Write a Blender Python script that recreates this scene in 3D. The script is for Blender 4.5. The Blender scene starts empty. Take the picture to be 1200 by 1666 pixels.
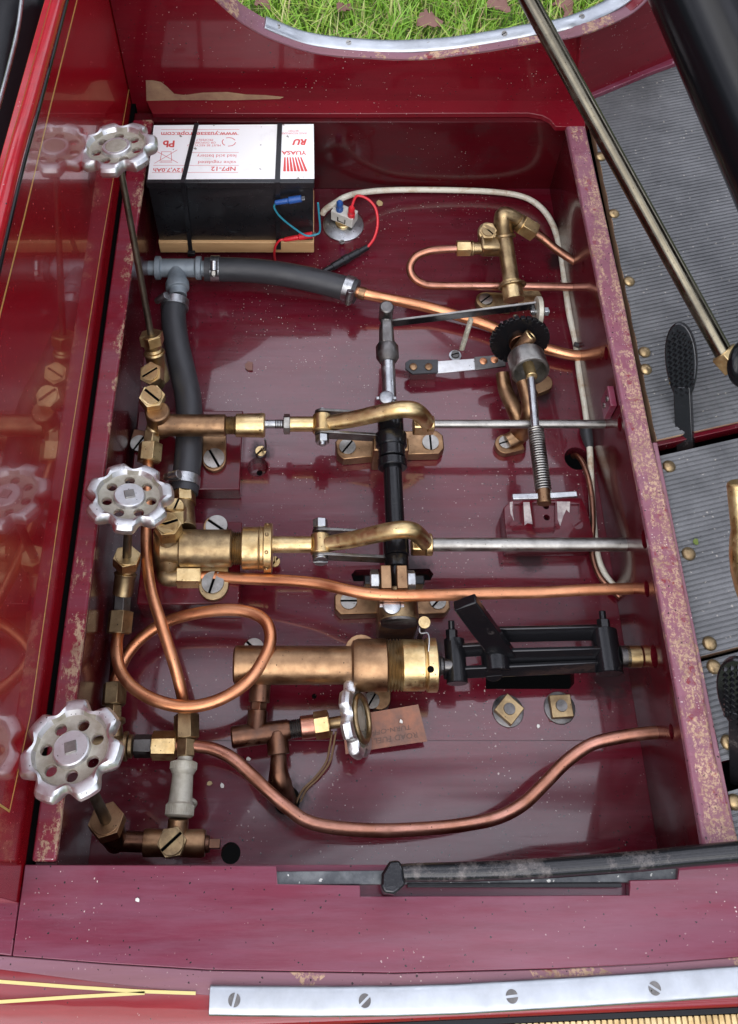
import bpy, bmesh, math, random
from mathutils import Vector, Matrix, noise
random.seed(7)
sc = bpy.context.scene
COL = sc.collection
rad = math.radians
MM = 0.001
# ---------------------------------------------------------------- camera
F, CX, CY, PT, VH = 1669., 515., 474., rad(56), 822.     # focal length and principal point in photo pixels, pitch, height above the tray floor (mm)
cp, sp = math.cos(PT), math.sin(PT)
cam = bpy.data.objects.new('camera', bpy.data.cameras.new('camera')); COL.objects.link(cam); sc.camera = cam
cam.location = (0, 0, VH * MM); cam.rotation_euler = (rad(90) - PT, 0, 0)
cam.data.sensor_fit = 'VERTICAL'; cam.data.sensor_height = 24; cam.data.lens = F / 1666 * 24
cam.data.shift_x = (600 - CX) / 1666; cam.data.shift_y = -(833 - CY) / 1666
cam.data.clip_start = .02; cam.data.clip_end = 500
# ---------------------------------------------------------------- sky, sun, exposure
world = bpy.data.worlds.new("World"); sc.world = world; world.use_nodes = True
nt = world.node_tree; nt.nodes.clear()
def N(nt, t, **k):
    n = nt.nodes.new(t)
    for a, b in k.items(): setattr(n, a, b)
    return n
SUN_EL, SUN_ROT = rad(48), rad(200)
sky = N(nt, 'ShaderNodeTexSky', sky_type='NISHITA', sun_disc=False, sun_elevation=SUN_EL, sun_rotation=SUN_ROT)
b1 = N(nt, 'ShaderNodeBackground'); b1.inputs[1].default_value = .08
nt.links.new(sky.outputs[0], b1.inputs[0])
tc = N(nt, 'ShaderNodeTexCoord'); mp = N(nt, 'ShaderNodeMapping'); mp.inputs['Scale'].default_value = (.8, 5.5, 1.6); mp.inputs['Location'].default_value = (.3, .35, 0)
nz = N(nt, 'ShaderNodeTexNoise'); nz.inputs['Scale'].default_value = 1.5; nz.inputs['Detail'].default_value = 3; nz.inputs['Roughness'].default_value = .45
cr = N(nt, 'ShaderNodeValToRGB')
cr.color_ramp.elements[0].position = .435; cr.color_ramp.elements[0].color = (.10, .11, .14, 1)
cr.color_ramp.elements[1].position = .525; cr.color_ramp.elements[1].color = (1.32, 1.34, 1.52, 1)
nt.links.new(tc.outputs['Generated'], mp.inputs[0]); nt.links.new(mp.outputs[0], nz.inputs['Vector']); nt.links.new(nz.outputs[0], cr.inputs[0])
# a dark belt of trees round the horizon
sx = N(nt, 'ShaderNodeSeparateXYZ'); nt.links.new(tc.outputs['Generated'], sx.inputs[0])
n2 = N(nt, 'ShaderNodeTexNoise'); n2.inputs['Scale'].default_value = 9; n2.inputs['Detail'].default_value = 5
nt.links.new(tc.outputs['Generated'], n2.inputs['Vector'])
ma = N(nt, 'ShaderNodeMath', operation='MULTIPLY_ADD'); ma.inputs[1].default_value = -.35; nt.links.new(n2.outputs[0], ma.inputs[0]); nt.links.new(sx.outputs[2], ma.inputs[2])
c2 = N(nt, 'ShaderNodeValToRGB'); c2.color_ramp.elements[0].position = .12; c2.color_ramp.elements[0].color = (.035, .045, .03, 1)
c2.color_ramp.elements[1].position = .2; c2.color_ramp.elements[1].color = (1, 1, 1, 1)
nt.links.new(ma.outputs[0], c2.inputs[0])
mx = N(nt, 'ShaderNodeMix', data_type='RGBA', blend_type='MULTIPLY'); mx.inputs[0].default_value = 1
nt.links.new(cr.outputs[0], mx.inputs[6]); nt.links.new(c2.outputs[0], mx.inputs[7])
b2 = N(nt, 'ShaderNodeBackground'); b2.inputs[1].default_value = 1.35; nt.links.new(mx.outputs[2], b2.inputs[0])
ms = N(nt, 'ShaderNodeMixShader'); ms.inputs[0].default_value = .8
wo = N(nt, 'ShaderNodeOutputWorld')
nt.links.new(b1.outputs[0], ms.inputs[1]); nt.links.new(b2.outputs[0], ms.inputs[2]); nt.links.new(ms.outputs[0], wo.inputs[0])
sl = bpy.data.lights.new('sun', 'SUN'); sl.energy = 1.0; sl.angle = rad(60); sl.color = (1, .97, .92)
so = bpy.data.objects.new('sun', sl); COL.objects.link(so)
so.rotation_euler = (rad(90) - SUN_EL, 0, rad(180) - SUN_ROT - rad(180))
d = Vector((math.sin(SUN_ROT) * math.cos(SUN_EL), math.cos(SUN_ROT) * math.cos(SUN_EL), math.sin(SUN_EL)))
so.rotation_euler = d.to_track_quat('Z', 'Y').to_euler()
sc.view_settings.view_transform = 'Standard'; sc.view_settings.look = 'None'; sc.view_settings.gamma = 1
sc.view_settings.use_curve_mapping = False
sc.view_settings.exposure = 0.80

# ---------------------------------------------------------------- measuring helpers (photo pixel + known height -> millimetres in the place)
def _ray(px, py):
    u = (px - CX) / F; w = (py - CY) / F
    return Vector((u, cp - w * sp, -sp - w * cp))
def W(px, py, z):
    d = _ray(px, py); t = (z - VH) / d.z
    return Vector((d.x * t, d.y * t, z))
def WY(px, py, Y):
    d = _ray(px, py); t = Y / d.y
    return Vector((d.x * t, Y, VH + d.z * t))
def WX(px, py, X):
    d = _ray(px, py); t = X / d.x
    return Vector((X, d.y * t, VH + d.z * t))
def SC(p): return F / (p[1] * cp - (p[2] - VH) * sp)     # px per mm there
def R(r, p): return r / SC(p)
Z3 = Vector((0, 0, 1)); X3 = Vector((1, 0, 0)); Y3 = Vector((0, 1, 0))
def basis(ax):
    ax = Vector(ax).normalized()
    h = Z3 if abs(ax.z) < .9 else Y3
    u = h.cross(ax).normalized(); v = ax.cross(u)
    return u, v, ax

# ---------------------------------------------------------------- mesh collector, all in mm
class M:
    def __init__(s): s.bm = bmesh.new(); s.slot = False
    def ring(s, c, u, v, r, n, ph=0):
        return [s.bm.verts.new(c + u * (r * math.cos(ph + 2 * math.pi * i / n)) + v * (r * math.sin(ph + 2 * math.pi * i / n))) for i in range(n)]
    def skin(s, a, b):
        n = len(a)
        for i in range(n):
            try: s.bm.faces.new((a[i], a[(i + 1) % n], b[(i + 1) % n], b[i]))
            except ValueError: pass
    def lathe(s, p0, ax, prof, n=28, ph=0, caps=True):
        u, v, a = basis(ax); p0 = Vector(p0); pr = None
        for k, (t, r) in enumerate(prof):
            rg = s.ring(p0 + a * t, u, v, max(r, .01), n, ph)
            if pr: s.skin(pr, rg)
            elif caps: s.bm.faces.new(rg[::-1])
            pr = rg
        if caps: s.bm.faces.new(pr)
        return s
    def cyl(s, p0, p1, r0, r1=None, n=28, e=.5):
        p0 = Vector(p0); p1 = Vector(p1); r1 = r0 if r1 is None else r1; L = (p1 - p0).length; e = min(e, L * .3, r0 * .4, r1 * .4)
        return s.lathe(p0, p1 - p0, [(0, r0 - e), (e, r0), (L - e, r1), (L, r1 - e)], n)
    def hexp(s, p0, p1, r, rot=0, n=6):
        p0 = Vector(p0); p1 = Vector(p1); a = (p1 - p0); L = a.length; e = min(.12 * r, L * .25)
        s.lathe(p0 + a.normalized() * e * .4, a, [(0, r), (L - e * .8, r)], n, rot)
        s.lathe(p0, a, [(0, r * .82), (L, r * .82)], 24)
        return s
    def thread(s, p0, p1, r, pitch=1.3):
        p0 = Vector(p0); p1 = Vector(p1); L = (p1 - p0).length; k = max(2, int(L / pitch)); pr = []
        for i in range(k):
            pr += [(L * i / k, r * .90), (L * (i + .5) / k, r)]
        pr.append((L, r * .90))
        return s.lathe(p0, p1 - p0, pr, 28)
    def tube(s, pts, r, n=14, sub=6, smooth=True, flat=None):
        pts = [Vector(p) for p in pts]
        rr = r if isinstance(r, (list, tuple)) else [r] * len(pts)
        if smooth and len(pts) > 2:
            q = []; qr = []
            for i in range(len(pts) - 1):
                a = pts[max(i - 1, 0)]; b = pts[i]; c = pts[i + 1]; d = pts[min(i + 2, len(pts) - 1)]
                for k in range(sub):
                    t = k / sub
                    q.append(.5 * ((2 * b) + (c - a) * t + (2 * a - 5 * b + 4 * c - d) * t * t + (3 * b - a - 3 * c + d) * t ** 3))
                    qr.append(rr[i] * (1 - t) + rr[i + 1] * t)
            q.append(pts[-1]); qr.append(rr[-1]); pts = q; rr = qr
        T = [(pts[min(i + 1, len(pts) - 1)] - pts[max(i - 1, 0)]).normalized() for i in range(len(pts))]
        if flat: u = Vector(flat[0]).normalized()
        else: u = basis(T[0])[0]
        pr = None
        for p, t, r_ in zip(pts, T, rr):
            u = (u - t * u.dot(t)).normalized(); v = t.cross(u)
            if flat:
                hw, hh = flat[1], flat[2]; rg = []
                for (a, b) in flat[3] if len(flat) > 3 else ((-1, -1), (1, -1), (1, 1), (-1, 1)):
                    rg.append(s.bm.verts.new(p + u * a * hw + v * b * hh))
            else: rg = s.ring(p, u, v, r_, n)
            if pr: s.skin(pr, rg)
            else: s.bm.faces.new(rg[::-1])
            pr = rg
        s.bm.faces.new(pr); return s
    def box(s, c, h, u=X3, v=Y3):
        c = Vector(c); u = Vector(u).normalized(); v = Vector(v).normalized(); w = u.cross(v)
        q = [s.bm.verts.new(c + u * a * h[0] + v * b * h[1] + w * g * h[2]) for a in (-1, 1) for b in (-1, 1) for g in (-1, 1)]
        for f in ((0, 1, 3, 2), (4, 6, 7, 5), (0, 4, 5, 1), (2, 3, 7, 6), (0, 2, 6, 4), (1, 5, 7, 3)): s.bm.faces.new([q[i] for i in f])
        return s
    def bx(s, x0, x1, y0, y1, z0, z1): return s.box(((x0 + x1) / 2, (y0 + y1) / 2, (z0 + z1) / 2), ((x1 - x0) / 2, (y1 - y0) / 2, (z1 - z0) / 2))
    def prism(s, pts, d):
        d = Vector(d); a = [s.bm.verts.new(Vector(p)) for p in pts]; b = [s.bm.verts.new(Vector(p) + d) for p in pts]
        s.bm.faces.new(a[::-1]); s.bm.faces.new(b); s.skin(a, b); return s
    def ball(s, c, r, n=16, sq=(1, 1, 1)):
        m = Matrix.Translation(Vector(c)) @ Matrix.Diagonal((r * sq[0], r * sq[1], r * sq[2], 1))
        bmesh.ops.create_uvsphere(s.bm, u_segments=n, v_segments=n // 2 + 2, radius=1, matrix=m); return s
    def torus(s, c, ax, Rr, r, n=32, m=12):
        u, v, a = basis(ax); c = Vector(c); rg = []
        for i in range(n):
            t = 2 * math.pi * i / n; dd = u * math.cos(t) + v * math.sin(t)
            rg.append([s.bm.verts.new(c + dd * (Rr + r * math.cos(2 * math.pi * j / m)) + a * r * math.sin(2 * math.pi * j / m)) for j in range(m)])
        for i in range(n): s.skin(rg[i], rg[(i + 1) % n])
        return s
    def screw(s, p, nrm, r, h, ang=.5, sw=.13, sd=1.6, n=28):       # round head with a real slot
        u, v, a = basis(nrm); p = Vector(p); sd = min(sd, h * .8); sw = sw * 1.25
        k0 = len(s.bm.faces); s.lathe(p, a, [(0, r), (h - sd, r)], n); s.bm.faces.ensure_lookup_table(); s.bm.faces[-1].material_index = 1; s.slot = True
        cu = u * math.cos(ang) + v * math.sin(ang); cv = a.cross(cu); w = r * sw
        a0 = math.asin(w / r)
        for sg in (1, -1):
            arc = [a0 + (math.pi - 2 * a0) * i / 14 for i in range(15)]
            lo = [p + a * (h - sd) + cu * (r * .995 * math.cos(t)) + cv * sg * (r * .995 * math.sin(t)) for t in arc]
            if sg < 0: lo = lo[::-1]
            s.prism(lo, a * sd)
        return s
    def coil(s, p0, p1, r, wr, turns, n=6, step=14):
        p0 = Vector(p0); p1 = Vector(p1); u, v, a = basis(p1 - p0); L = (p1 - p0).length; K = int(turns * step)
        pts = [p0 + a * (L * i / K) + u * r * math.cos(2 * math.pi * i / step) + v * r * math.sin(2 * math.pi * i / step) for i in range(K + 1)]
        return s.tube(pts, wr, n, smooth=False)
    def build(s, name, mat, parent=None, bev=.25, sharp=32, loc=None):
        bm = s.bm
        bmesh.ops.recalc_face_normals(bm, faces=bm.faces)
        org = root_loc(parent) if parent else (Vector(loc) if loc is not None else None)
        if org is None:
            zs = [v.co for v in bm.verts]
            org = Vector(((min(q.x for q in zs) + max(q.x for q in zs)) / 2, (min(q.y for q in zs) + max(q.y for q in zs)) / 2, min(q.z for q in zs)))
        for v in bm.verts: v.co = (v.co - org) * MM
        for f in bm.faces: f.smooth = True
        for e in bm.edges:
            if len(e.link_faces) == 2 and e.calc_face_angle(0) > rad(sharp): e.smooth = False
        me = bpy.data.meshes.new(name); bm.to_mesh(me); bm.free()
        o = bpy.data.objects.new(name, me); COL.objects.link(o)
        me.materials.append(mat)
        if s.slot: me.materials.append(MT['dark'])
        if parent: o.parent = parent
        else: o.location = org * MM; LOC[o.name] = org
        if bev:
            b = o.modifiers.new('bevel', 'BEVEL'); b.width = bev * MM; b.segments = 2; b.limit_method = 'ANGLE'; b.angle_limit = rad(45); b.harden_normals = False
        return o
LOC = {}
def root_loc(o):
    while o.parent: o = o.parent
    return LOC[o.name]
def thing(name, label, cat, at, group=None):
    o = bpy.data.objects.new(name, None); COL.objects.link(o); o.empty_display_size = .01
    at = Vector(at); o.location = at * MM; LOC[o.name] = at
    return tag(o, label, cat, group)
def tag(o, label, cat, group=None):
    o['label'] = label; o['category'] = cat
    if group: o['group'] = group
    return o
def structure(o): o['kind'] = 'structure'; return o
def bake(o):       # apply modifiers into the mesh
    dg = bpy.context.evaluated_depsgraph_get(); me = bpy.data.meshes.new_from_object(o.evaluated_get(dg)); o.modifiers.clear(); o.data = me
    for p in me.polygons: p.use_smooth = True
    me.set_sharp_from_angle(angle=rad(32)); return o
def cutout(o, cutm):
    c = cutm.build('cutter', MT['dark'], None, bev=0); c_loc = c.location.copy()
    b = o.modifiers.new('cut', 'BOOLEAN'); b.operation = 'DIFFERENCE'; b.object = c; b.solver = 'EXACT'
    bpy.context.view_layer.update(); bake(o)
    me = c.data; bpy.data.objects.remove(c); bpy.data.meshes.remove(me); return o

# ---------------------------------------------------------------- materials
MT = {}
class Mat:
    def __init__(s, name):
        s.m = bpy.data.materials.new(name); s.m.use_nodes = True; s.nt = s.m.node_tree
        s.b = s.nt.nodes['Principled BSDF']; s.tc = N(s.nt, 'ShaderNodeTexCoord'); s.co = s.tc.outputs['Object']; MT[name] = s.m
        s.bump_in = None
    def L(s, a, b): s.nt.links.new(a, b)
    def map(s, sc=(1, 1, 1), rot=(0, 0, 0)):
        g = N(s.nt, 'ShaderNodeNewGeometry')
        m = N(s.nt, 'ShaderNodeMapping'); m.inputs['Scale'].default_value = sc; m.inputs['Rotation'].default_value = rot
        s.L(g.outputs['Position'], m.inputs[0]); return m.outputs[0]
    def noise(s, scale, detail=4, rough=.55, vec=None, dist=0):
        n = N(s.nt, 'ShaderNodeTexNoise'); n.inputs['Scale'].default_value = scale; n.inputs['Detail'].default_value = detail
        n.inputs['Roughness'].default_value = rough; n.inputs['Distortion'].default_value = dist
        s.L(vec if vec else s.map(), n.inputs['Vector']); return n.outputs[0]
    def vor(s, scale, vec=None, out='Distance', feat='F1'):
        n = N(s.nt, 'ShaderNodeTexVoronoi', feature=feat); n.inputs['Scale'].default_value = scale; s.L(vec if vec else s.map(), n.inputs['Vector'])
        return n.outputs[out]
    def ramp(s, x, pts):
        r = N(s.nt, 'ShaderNodeValToRGB'); e = r.color_ramp.elements
        while len(e) < len(pts): e.new(.5)
        for k, (p, c) in enumerate(pts):
            e[k].position = p; e[k].color = (c, c, c, 1) if not isinstance(c, (tuple, list)) else (*c, 1)
        s.L(x, r.inputs[0]); return r.outputs[0]
    def math(s, op, a, b=None):
        n = N(s.nt, 'ShaderNodeMath', operation=op)
        for i, q in enumerate((a, b)):
            if q is None: continue
            if isinstance(q, (int, float)): n.inputs[i].default_value = q
            else: s.L(q, n.inputs[i])
        return n.outputs[0]
    def mix(s, f, a, b, bt='MIX'):
        n = N(s.nt, 'ShaderNodeMix', data_type='RGBA', blend_type=bt)
        for i, q in ((0, f), (6, a), (7, b)):
            if isinstance(q, (int, float)): n.inputs[i].default_value = q
            elif isinstance(q, (tuple, list)): n.inputs[i].default_value = (*q, 1)
            else: s.L(q, n.inputs[i])
        return n.outputs[2]
    def specks(s, scale, size, keep, vec=None):           # scattered irregular dots
        v = vec if vec else s.map()
        nn_ = N(s.nt, 'ShaderNodeTexNoise'); nn_.inputs['Scale'].default_value = scale * 2.2; nn_.inputs['Detail'].default_value = 1; s.L(v, nn_.inputs['Vector'])
        va = N(s.nt, 'ShaderNodeVectorMath', operation='MULTIPLY_ADD'); va.inputs[1].default_value = (.55 / scale,) * 3; s.L(nn_.outputs[1], va.inputs[0]); s.L(v, va.inputs[2]); v = va.outputs[0]
        d = s.vor(scale, v); c = s.vor(scale, v, 'Color')
        sep = N(s.nt, 'ShaderNodeSeparateColor'); s.L(c, sep.inputs[0])
        a = s.math('LESS_THAN', d, s.math('MULTIPLY', sep.outputs[1], size)); k = s.math('GREATER_THAN', sep.outputs[0], 1 - keep)
        return s.math('MULTIPLY', a, k)
    def bump(s, h, strength=.3, dist=.001):
        n = N(s.nt, 'ShaderNodeBump'); n.inputs['Strength'].default_value = strength; n.inputs['Distance'].default_value = dist
        s.L(h, n.inputs['Height'])
        if s.bump_in: s.L(s.bump_in, n.inputs['Normal'])
        s.bump_in = n.outputs[0]; s.L(s.bump_in, s.b.inputs['Normal'])
    def set(s, **k):
        nm = dict(col='Base Color', rough='Roughness', metal='Metallic', coat='Coat Weight', coatr='Coat Roughness', spec='Specular IOR Level')
        for a, q in k.items():
            i = s.b.inputs[nm[a]]
            if isinstance(q, (int, float)): i.default_value = q
            elif isinstance(q, (tuple, list)): i.default_value = (*q, 1)
            else: s.L(q, i)
        return s
def metal(name, c1, c2, rough=(.22, .45), sc=60, scratch=True, dirt=(.03, .025, .02), dirtk=.35, specks=True, b=.15):
    m = Mat(name); n = m.noise(sc, 6, .65); n2 = m.noise(sc * 3.3, 4, .6); 
    c = m.mix(m.ramp(n, [(.35, 0.), (.65, 1.)]), c1, c2)
    d = m.ramp(m.noise(sc * .7, 7, .75), [(.5, 0.), (.72, 1.)])
    c = m.mix(m.math('MULTIPLY', d, dirtk), c, dirt)
    if specks: c = m.mix(m.specks(700, .3, .10), c, (.03, .025, .02))
    r = m.ramp(n2, [(.3, rough[0]), (.75, rough[1])])
    m.set(col=c, rough=m.math('ADD', r, m.math('MULTIPLY', d, .15)), metal=m.math('SUBTRACT', 1, m.math('MULTIPLY', d, dirtk)))
    m.bump(n2, b, .0006); m.bump(m.noise(sc * 14, 2), b * .5, .0002)
    return m
metal('brass', (.74, .57, .30), (.52, .36, .16), (.27, .42), dirtk=.45, dirt=(.09, .055, .025))
metal('brass_old', (.46, .34, .18), (.22, .15, .08), (.32, .5), dirtk=.6, dirt=(.05, .035, .02))
metal('bronze', (.42, .26, .14), (.21, .12, .065), (.32, .5), 45, dirtk=.5, dirt=(.06, .035, .02))
metal('bronze_dark', (.20, .10, .06), (.11, .055, .036), (.25, .45), 50, dirtk=.6)
metal('copper', (.76, .36, .19), (.56, .22, .10), (.3, .45), 18, dirtk=.30, dirt=(.16, .075, .04))
metal('copper_old', (.58, .29, .22), (.33, .14, .08), (.27, .45), 22, dirtk=.35, dirt=(.13, .07, .045))
metal('copper_thin', (.40, .19, .12), (.25, .12, .08), (.3, .5), 40, dirtk=.4)
metal('steel', (.40, .385, .35), (.24, .23, .21), (.28, .45), 55, dirtk=.45)
metal('steel_dark', (.2, .19, .18), (.1, .095, .09), (.25, .5), 55, dirtk=.5)
metal('zinc', (.48, .49, .49), (.34, .35, .36), (.25, .4), 80, dirtk=.3)
metal('spindle', (.18, .15, .11), (.11, .09, .07), (.35, .55), 60, dirtk=.3)
metal('brass_rod', (.20, .18, .13), (.09, .08, .06), (.16, .32), 12, dirtk=.4)
m = metal('alu_cast', (.80, .81, .81), (.68, .68, .66), (.34, .5), 90, dirtk=.14, dirt=(.12, .11, .09))
m = Mat('alu_dirty'); n = m.noise(110, 6, .7)
m.set(col=m.mix(m.ramp(n, [(.35, 0.), (.7, 1.)]), (.50, .48, .40), (.32, .29, .21)), rough=.55, metal=.45); m.bump(n, .5, .001)
m = metal('alu_strip', (.50, .53, .55), (.38, .40, .42), (.28, .45), 30, dirtk=.2, dirt=(.3,.3,.29), specks=False, b=.05)
m = Mat('galv'); n = m.noise(90, 5, .6); m.set(col=m.mix(m.ramp(n, [(.35, 0.), (.7, 1.)]), (.27, .31, .33), (.18, .21, .23)), rough=.5, metal=.35); m.bump(n, .25, .0006)
m = Mat('black_paint'); n = m.noise(40, 6, .7)
m.set(col=m.mix(m.ramp(m.noise(70, 8, .8), [(.62, 0.), (.68, 1.)]), (.006, .006, .007), (.04, .036, .034)), rough=m.ramp(n, [(.35, .12), (.7, .3)]), coat=0, spec=.35); m.bump(n, .25, .001)
m = Mat('black_shiny'); m.set(col=(.007, .007, .008), rough=.14, spec=.6); m.bump(m.noise(90, 5), .25, .001)
m = Mat('black_worn'); n = m.noise(28, 8, .8)
gq = N(m.nt, 'ShaderNodeNewGeometry'); sq = N(m.nt, 'ShaderNodeSeparateXYZ'); m.L(gq.outputs['Position'], sq.inputs[0]); w = m.ramp(m.math('SUBTRACT', n, m.math('MULTIPLY', m.math('MAXIMUM', sq.outputs[0], .05), .6)), [(.42, 0.), (.56, 1.)])
m.set(col=m.mix(w, (.009, .009, .01), (.15, .13, .12)), rough=m.mix(w, (.10,) * 3, (.35,) * 3), metal=m.math('MULTIPLY', w, .3), coat=0, spec=.5); m.bump(n, .3, .001)
m = Mat('black_gloss'); m.set(col=(.004, .004, .005), rough=m.ramp(m.noise(8, 4), [(.3, .1), (.7, .25)]), coat=0, spec=.25); m.bump(m.noise(12, 3), .12, .004)
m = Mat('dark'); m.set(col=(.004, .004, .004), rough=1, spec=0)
m = Mat('rubber'); n = m.noise(70, 5); m.set(col=m.mix(n, (.022, .023, .025), (.04, .041, .044)), rough=m.ramp(n, [(.3, .38), (.7, .55)])); m.bump(m.noise(400, 3), .15, .0003)
m = Mat('mat_rubber'); n = m.noise(22, 8, .7)
c = m.mix(m.ramp(n, [(.35, 0.), (.7, 1.)]), (.08, .082, .084), (.155, .157, .16)); c = m.mix(m.specks(330, .3, .16), c, (.3, .28, .25)); c = m.mix(m.ramp(m.noise(60, 6, .8), [(.6, 0.), (.72, 1.)]), c, (.035, .035, .037))
m.set(col=c, rough=.5); m.bump(m.noise(300, 3), .25, .0004)
m = Mat('plastic_black'); m.set(col=(.010, .0105, .012), rough=m.ramp(m.noise(200, 3), [(.3, .25), (.7, .4)])); m.bump(m.noise(900, 2), .08, .0002)
m = Mat('plastic_white'); m.set(col=(.62, .6, .54), rough=.35)
m = Mat('label_white'); c = m.mix(m.specks(200, .3, .1), (.88, .88, .86), (.3, .26, .22)); c = m.mix(m.ramp(m.noise(35, 7, .7), [(.55, 0.), (.8, .45)]), c, (.55, .5, .42)); m.set(col=c, rough=.3)
m = Mat('print_red'); m.set(col=(.62, .06, .05), rough=.4)
m = Mat('plastic_red'); m.set(col=(.65, .02, .03), rough=.3)
m = Mat('plastic_blue'); m.set(col=(.02, .09, .32), rough=.35)
m = Mat('wire_blue'); m.set(col=(.03, .25, .33), rough=.4)
m = Mat('cable_white'); c = m.mix(m.ramp(m.noise(60, 6, .75), [(.5, 0.), (.7, 1.)]), (.66, .63, .52), (.42, .27, .14)); m.set(col=c, rough=.4)
m = Mat('pinstripe'); m.set(col=(.60, .42, .10), rough=.35, coat=.5)
m = Mat('pinstripe_pale'); m.set(col=(.62, .52, .19), rough=.4, coat=.3)
m = Mat('cardcopper'); n = m.noise(45, 6, .65); m.set(col=m.mix(m.ramp(n, [(.35, 0.), (.68, 1.)]), (.30, .11, .055), (.10, .06, .048)), rough=.45, metal=.25); m.bump(n, .2, .001)
m = Mat('ink'); m.set(col=(.10, .055, .04), rough=.6)
m = Mat('string'); m.set(col=(.20, .12, .06), rough=.8)
m = Mat('leaf'); n = m.noise(30, 5); m.set(col=m.mix(n, (.13, .055, .04), (.26, .13, .10)), rough=.6)
m = Mat('chip'); m.set(col=(.45, .33, .16), rough=.6)
m = Mat('flake'); m.set(col=(.7, .68, .62), rough=.5)
m = Mat('wood_raw'); n = m.noise(14, 8, .65, m.map((1.2, 9, 9)))
m.set(col=m.mix(m.ramp(n, [(.3, 0.), (.7, 1.)]), (.66, .42, .20), (.50, .28, .12)), rough=.6); m.bump(n, .3, .001)

def maroon(name, base, dust=0.0, rough=(.12, .3), speck=.10, coat=.5, stains=True, grain=(1, 14, 14), wear=0, wsc=30, wx=None, bleach_sheen=.0, dirt=.0, coatr=.06, bumpk=1.0, spec=.22, stain_at=(), bcol=(.21, .10, .14)):
    m = Mat(name); v = m.map(grain)
    g = m.noise(9, 8, .7, v); big = m.noise(5.5, 5, .6); fine = m.noise(46, 6, .7)
    c = m.mix(m.ramp(g, [(.3, 0.), (.75, 1.)]), base, tuple(q * .72 for q in base))
    if bleach_sheen: c = m.mix(m.math('MULTIPLY', m.ramp(m.noise(13, 7, .68, m.map((.6, 5, 5))), [(.40, 0.), (.62, 1.)]), bleach_sheen), c, tuple(bcol))  # lilac mixed into the colour: painted sky sheen in front_paint, bleaching elsewhere
    if dirt: c = m.mix(m.math('MULTIPLY', m.ramp(m.noise(17, 8, .75), [(.5, 0.), (.68, 1.)]), dirt), c, (.025, .016, .016))
    r = m.ramp(m.noise(15, 7, .7, m.map((1, 3, 3))), [(.3, rough[0]), (.72, rough[1])])
    if stains:      # dried water drops
        d = m.vor(42, m.map((1, 1, 1))); col = m.vor(42, m.map((1, 1, 1)), 'Color'); sp_ = N(m.nt, 'ShaderNodeSeparateColor'); m.L(col, sp_.inputs[0])
        k = m.math('GREATER_THAN', sp_.outputs[0], .72); dd = m.math('ADD', d, m.math('MULTIPLY', m.math('SUBTRACT', fine, .5), .12))
        disc = m.math('MULTIPLY', m.math('LESS_THAN', dd, m.math('MULTIPLY', sp_.outputs[2], .36)), k)
        r = m.math('ADD', r, m.math('MULTIPLY', disc, .10)); c = m.mix(m.math('MULTIPLY', disc, .35), c, tuple(q * .6 for q in base))
    if dust: c = m.mix(m.math('MULTIPLY', m.ramp(m.noise(26, 9, .8), [(.45, 0.), (.75, 1.)]), dust), c, (.22, .17, .15))
    if speck:
        s1 = m.specks(230, .17, speck * .8); s2 = m.specks(520, .26, speck * 1.5); s3 = m.specks(420, .28, speck * 1.2, m.map((1, 1, 1), (.4, .2, .7)))
        cl = m.math('MULTIPLY', m.math('MAXIMUM', s1, s2), m.ramp(m.noise(13, 5, .7), [(.46, 0.), (.60, 1.)])); c = m.mix(s3, c, (.02, .012, .012)); c = m.mix(cl, c, (.55, .44, .40)); r = m.math('ADD', r, m.math('MULTIPLY', cl, .4))
    coatw = coat
    ksum = None
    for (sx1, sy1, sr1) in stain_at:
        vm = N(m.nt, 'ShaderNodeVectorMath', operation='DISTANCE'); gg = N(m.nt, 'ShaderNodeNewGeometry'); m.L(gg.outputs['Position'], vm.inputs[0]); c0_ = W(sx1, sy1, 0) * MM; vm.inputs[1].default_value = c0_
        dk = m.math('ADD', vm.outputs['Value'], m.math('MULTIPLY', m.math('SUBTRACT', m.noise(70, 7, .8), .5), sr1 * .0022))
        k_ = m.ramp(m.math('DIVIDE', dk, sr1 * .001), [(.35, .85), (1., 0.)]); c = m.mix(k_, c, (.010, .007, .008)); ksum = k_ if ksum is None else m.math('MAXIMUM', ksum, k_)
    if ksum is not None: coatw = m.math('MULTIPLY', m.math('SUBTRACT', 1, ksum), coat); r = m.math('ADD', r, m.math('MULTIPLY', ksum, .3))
    if wear:
        wn = m.noise(wsc, 9, .8, m.map((1.4, .55, 1)))
        if wx:
            gx = N(m.nt, 'ShaderNodeNewGeometry'); sx_ = N(m.nt, 'ShaderNodeSeparateXYZ'); m.L(gx.outputs['Position'], sx_.inputs[0]); wn = m.math('ADD', wn, m.math('MULTIPLY', m.math('SUBTRACT', sx_.outputs[0], wx), 7.)); k = m.ramp(wn, [(.54 - wear * .14, 0.), (.57 - wear * .14, 1.)])
        k2 = m.ramp(m.noise(420 if wx and wx > 0 else 260, 6, .75), [(.48, 0.), (.54, 1.)]); k = m.math('MULTIPLY', k, m.math('MAXIMUM', k2, .12) if wx and wx > 0 else m.math('MAXIMUM', k2, m.ramp(wn, [(.60 - wear * .14, 0.), (.63 - wear * .14, 1.)])))
        wc = m.mix(m.ramp(m.noise(75, 6, .7), [(.35, 0.), (.65, 1.)]), (.50, .34, .22), (.27, .17, .11)); wc = m.mix(m.ramp(m.noise(120, 4), [(.58, 0.), (.64, 1.)]), wc, (.20, .035, .04))
        c = m.mix(k, c, wc); r = m.math('ADD', r, m.math('MULTIPLY', k, .4)); coatw = m.math('MULTIPLY', m.math('SUBTRACT', 1, k), coat)
        m.bump(k, -.4, .0008)
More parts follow.
